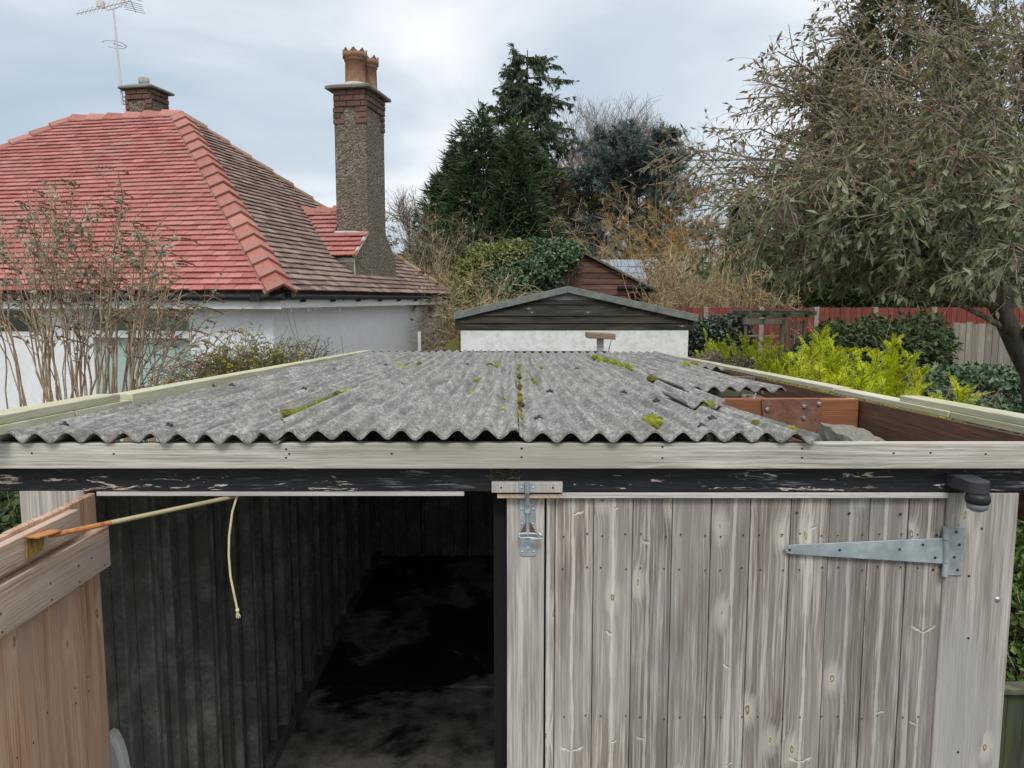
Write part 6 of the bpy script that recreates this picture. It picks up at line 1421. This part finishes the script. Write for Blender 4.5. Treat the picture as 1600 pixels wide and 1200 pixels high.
# ---- buddleia: canes, grey leaves, spent flower heads
def buddleia():
    rng = np.random.default_rng(101); Y = 4.9; c = at(120, 660, Y); e = empty('buddleia', (c.x, Y, 0), 'leggy winter buddleia with tan canes and dried flower heads before the bungalow', 'shrub')
    n = 76; tx = np.concatenate([rng.uniform(-80, 265, 54), rng.uniform(180, 350, 22)]); ty = np.concatenate([rng.uniform(285, 430, 54), np.interp(tx[54:], [180, 350], [300, 480]) + rng.uniform(0, 100, 22)]); P = []
    for px, py in zip(tx, ty):
        Yk = Y + rng.uniform(-.45, .6); q = V3(at(px, py, Yk)); bx = c.x + rng.normal(0, .10) + np.clip(.55 * (q[0] - c.x), -.55, .45); mid = np.array([bx, (Yk + Y) / 2, 1.55]); base = np.array([c.x + (bx - c.x) * .7, Y + (Yk - Y) * .4, 0]); t = np.linspace(0, 1, 12)[:, None]
        k1 = mid + np.array([(q[0] - bx) * .18, 0, .55 * (q[2] - 1.55)]); up = (1 - t) ** 2 * mid + 2 * t * (1 - t) * k1 + t ** 2 * q; low = base * (1 - np.linspace(0, 1, 4)[:-1, None]) + mid * np.linspace(0, 1, 4)[:-1, None]; cv = np.concatenate([low, up]); cv[1:] += rng.normal(0, .007, (len(cv) - 1, 3)); P.append(cv)
    P = np.array(P); r0 = rng.uniform(.0034, .0085, n)
    for i in range(n):
        V, F = sweep(P[i:i + 1], taper(P[i:i + 1], r0[i], .0028), 6); quads('cane', V, F, BUDB if i % 3 else BUDB2, e, smooth=True)
    s1 = sprout(P, 520, rng, .50, 1, .62, (.15, .48), 6, .25, .07, .2); s2 = sprout(s1, 420, rng, .3, 1, .6, (.06, .18), 4, .2, .08, .1)
    stuffq('side_shoots', join(sweep(s1, taper(s1, .0032, .0014), 4), sweep(s2, taper(s2, .0016, .001), 3)), BUDB2, e)
    # leaves in small clusters on upper shoots
    m_ = 620; C, D = along(s1, m_, rng, .1, 1); C = C[C[:, 2] > 2.0]; D = rndir(len(C), rng); vf = tuft(C, D, rng, .034 * rng.uniform(.6, 1.4, len(C)), .015, 6, .8); stuffq('foliage', vf, BUDL, e)
    # flower heads: tapering, arched, fuzzy
    hd = s1[rng.choice(len(s1), 150, replace=False)]; hd = hd[hd[:, -1, 2] > 1.95]; S = hd[:, -1]; D = unit(hd[:, -1] - hd[:, -2] + np.array([.25, 0, 0])); H = curves(S, D, rng.uniform(.06, .15, len(S)), 6, rng, .7, .05); C, Dd = along(H, len(S) * 34, rng); q = rndir(len(C), rng)
    stuffq('flower_heads', join(sweep(H, taper(H, .0045, .0015), 4), leaves(C, unit(q + Dd * .6), rndir(len(C), rng), rng.uniform(.008, .018, len(C)), rng.uniform(.004, .008, len(C)))), BUDH, e)
BUDB = barkmat('tan_cane_bark', (.26, .175, .11), (.50, .375, .255), 40); BUDB2 = barkmat('brown_cane_bark', (.19, .13, .085), (.42, .31, .21), 40)
BUDL = leafmat('felted_grey_leaves', [(.20, .215, .15), (.31, .325, .24), (.45, .46, .37)], .8, .2, .1); BUDH = leafmat('dried_flower_brown', [(0.083, 0.045, 0.030), (0.150, 0.087, 0.057), (0.225, 0.135, 0.090)], .95, 0, .05)
buddleia()

# ---- winter jasmine under the side wall
def jasmine(px, py, Y, rx, n, label, seed, flowers):
    rng = np.random.default_rng(seed); c = at(px, py, Y); e = empty('winter_jasmine', (c.x, Y, 0), label, 'shrub'); S = np.stack([c.x + rng.normal(0, rx * .42, n), Y + rng.normal(0, .16, n), np.full(n, c.z - .35)], 1); D = np.stack([rng.normal(0, .55, n) + (S[:, 0] - c.x) * .8, rng.normal(0, .4, n), np.ones(n)], 1)
    P = curves(S, D, rng.uniform(.30, .62, n), 7, rng, 1.1, .10); s1 = sprout(P, n * 6, rng, .2, 1, .8, (.08, .26), 5, .3, .12); root = np.stack([S * np.array([.3, .3, 0]) + np.array([c.x, Y, 0]) * np.array([.7, .7, 0]), S], 1)
    stuffq('stems', join(sweep(root, taper(root, .008, .006), 4), sweep(P, taper(P, .004, .0016), 4), sweep(s1, taper(s1, .0019, .001), 3)), JST, e)
    C, D = along(s1, n * 50, rng); stuffq('foliage', leaves(C, unit(D + rng.normal(0, .6, D.shape)), rndir(len(C), rng), rng.uniform(.012, .03, len(C)), rng.uniform(.005, .010, len(C))), JLF, e)
    C, D = along(s1, flowers, rng, .2, 1); stuffq('flowers', tuft(C, unit(rndir(len(C), rng) + np.array([0, -.6, .2])), rng, .019, .013, 5, .7), JFL, e)
JST = leafmat('jasmine_stems', [(.07, .065, .04), (.13, .115, .07), (.21, .18, .12)], .8, 0, .2); JLF = leafmat('jasmine_leaves', [(0.072, 0.090, 0.024), (0.144, 0.156, 0.048), (0.240, 0.204, 0.084)], .6, .2); JFL = leafmat('jasmine_flowers', [(.55, .48, .03), (.72, .62, .05)], .5, .3)
jasmine(385, 545, 6.9, .60, 300, 'round winter jasmine bush with small yellow flowers by the white wall', 111, 750)
jasmine(450, 560, 7.1, .40, 80, 'thin winter jasmine shoots trailing to the right of the flowering bush', 112, 70)
thicket('sapling', 'sparse grey whips standing behind the back left corner of the roof', 545, 600, 516, 7.9, 16, 113, OLIVE, dx=.5, arch=.1, r=.007, sub=3, depth=.15, leaf=JLF, nleaf=120, subL=(.1, .35))

# ---- ground plants in the gaps either side
GBLADE = leafmat('fresh_green_blades', [(.10, .20, .03), (.20, .34, .05), (.34, .46, .10)], .5, .3)
def blades(px, py, Y, n, label, seed, h=.35, name='green_plant'):
    rng = np.random.default_rng(seed); c = at(px, py, Y); e = empty(name, (c.x, Y, 0), label, 'plant'); k = 26; S = np.stack([c.x + rng.normal(0, .09, k), Y + rng.normal(0, .09, k), np.full(k, 0.0)], 1); P = curves(S, np.stack([rng.normal(0, .12, k), rng.normal(0, .12, k), np.ones(k)], 1), (c.z) * rng.uniform(.7, 1.12, k), 7, rng, .1, .05); stuffq('stems', sweep(P, taper(P, .005, .002), 3), BUDB2, e)
    C, D = along(P, n, rng, .35, 1); stuffq('foliage', leaves(C, unit(D * .5 + rng.normal(0, .8, D.shape)), rndir(n, rng) + np.array([0, 0, 1]), rng.uniform(.05, .11, n), rng.uniform(.010, .018, n)), GBLADE, e)
blades(8, 775, 4.4, 900, 'fresh green leafy plant seen left of the silver door post', 121)
leafy('leaf_litter_shrub', 'low dark shrub with dead leaves behind the left door post', [blob(-20, 850, 3.6, 70, 60, .4), blob(20, 760, 5.0, 60, 14, .4)], UNDER, 3500, 123, (.03, .07), (.02, .04))
leafy('weedy_shrub', 'fresh green weedy shrub right of the garage door post', [blob(1600, 960, 3.4, 60, 95, .4), blob(1660, 860, 3.7, 90, 90, .4), blob(1590, 1060, 3.2, 40, 50, .3)], leafmat('weed_leaves', [(.035, .07, .015), (.075, .14, .025), (.14, .22, .045), (.22, .27, .09)], .5, .3), 9000, 124, (.025, .06), (.014, .03))
thicket('weed_clump', 'dead pale stems tangled in the green weeds by the right post', 1580, 1700, 800, 3.3, 30, 125, TAN, dx=.7, arch=.6, r=.004, sub=3, depth=.25, subL=(.1, .4))
# pale pebbles of the border on the left
rng = np.random.default_rng(131); VV, FF = [], []
for i in range(90):
    p = at(rng.uniform(-40, 34), rng.uniform(795, 850), 4.2); bm = bmesh.new(); bmesh.ops.create_cube(bm, size=1); c = Vector((p.x + rng.normal(0, .05), rng.uniform(3.7, 4.6), 0)); c.z = 0.0
    s_ = Vector((rng.uniform(.02, .05), rng.uniform(.02, .05), rng.uniform(.015, .03))); b = len(VV); VV += [(c.x + v.co.x * s_.x * 2, c.y + v.co.y * s_.y * 2, c.z + .02 + v.co.z * s_.z * 2) for v in bm.verts]; FF += [tuple(b + v.index for v in f.verts) for f in bm.faces]; bm.free()
o = quads('pebbles', np.array(VV), np.array(FF), M['chalk']); tag(o, 'pale pebbles scattered on the border left of the garage', 'pebbles', kind='stuff')
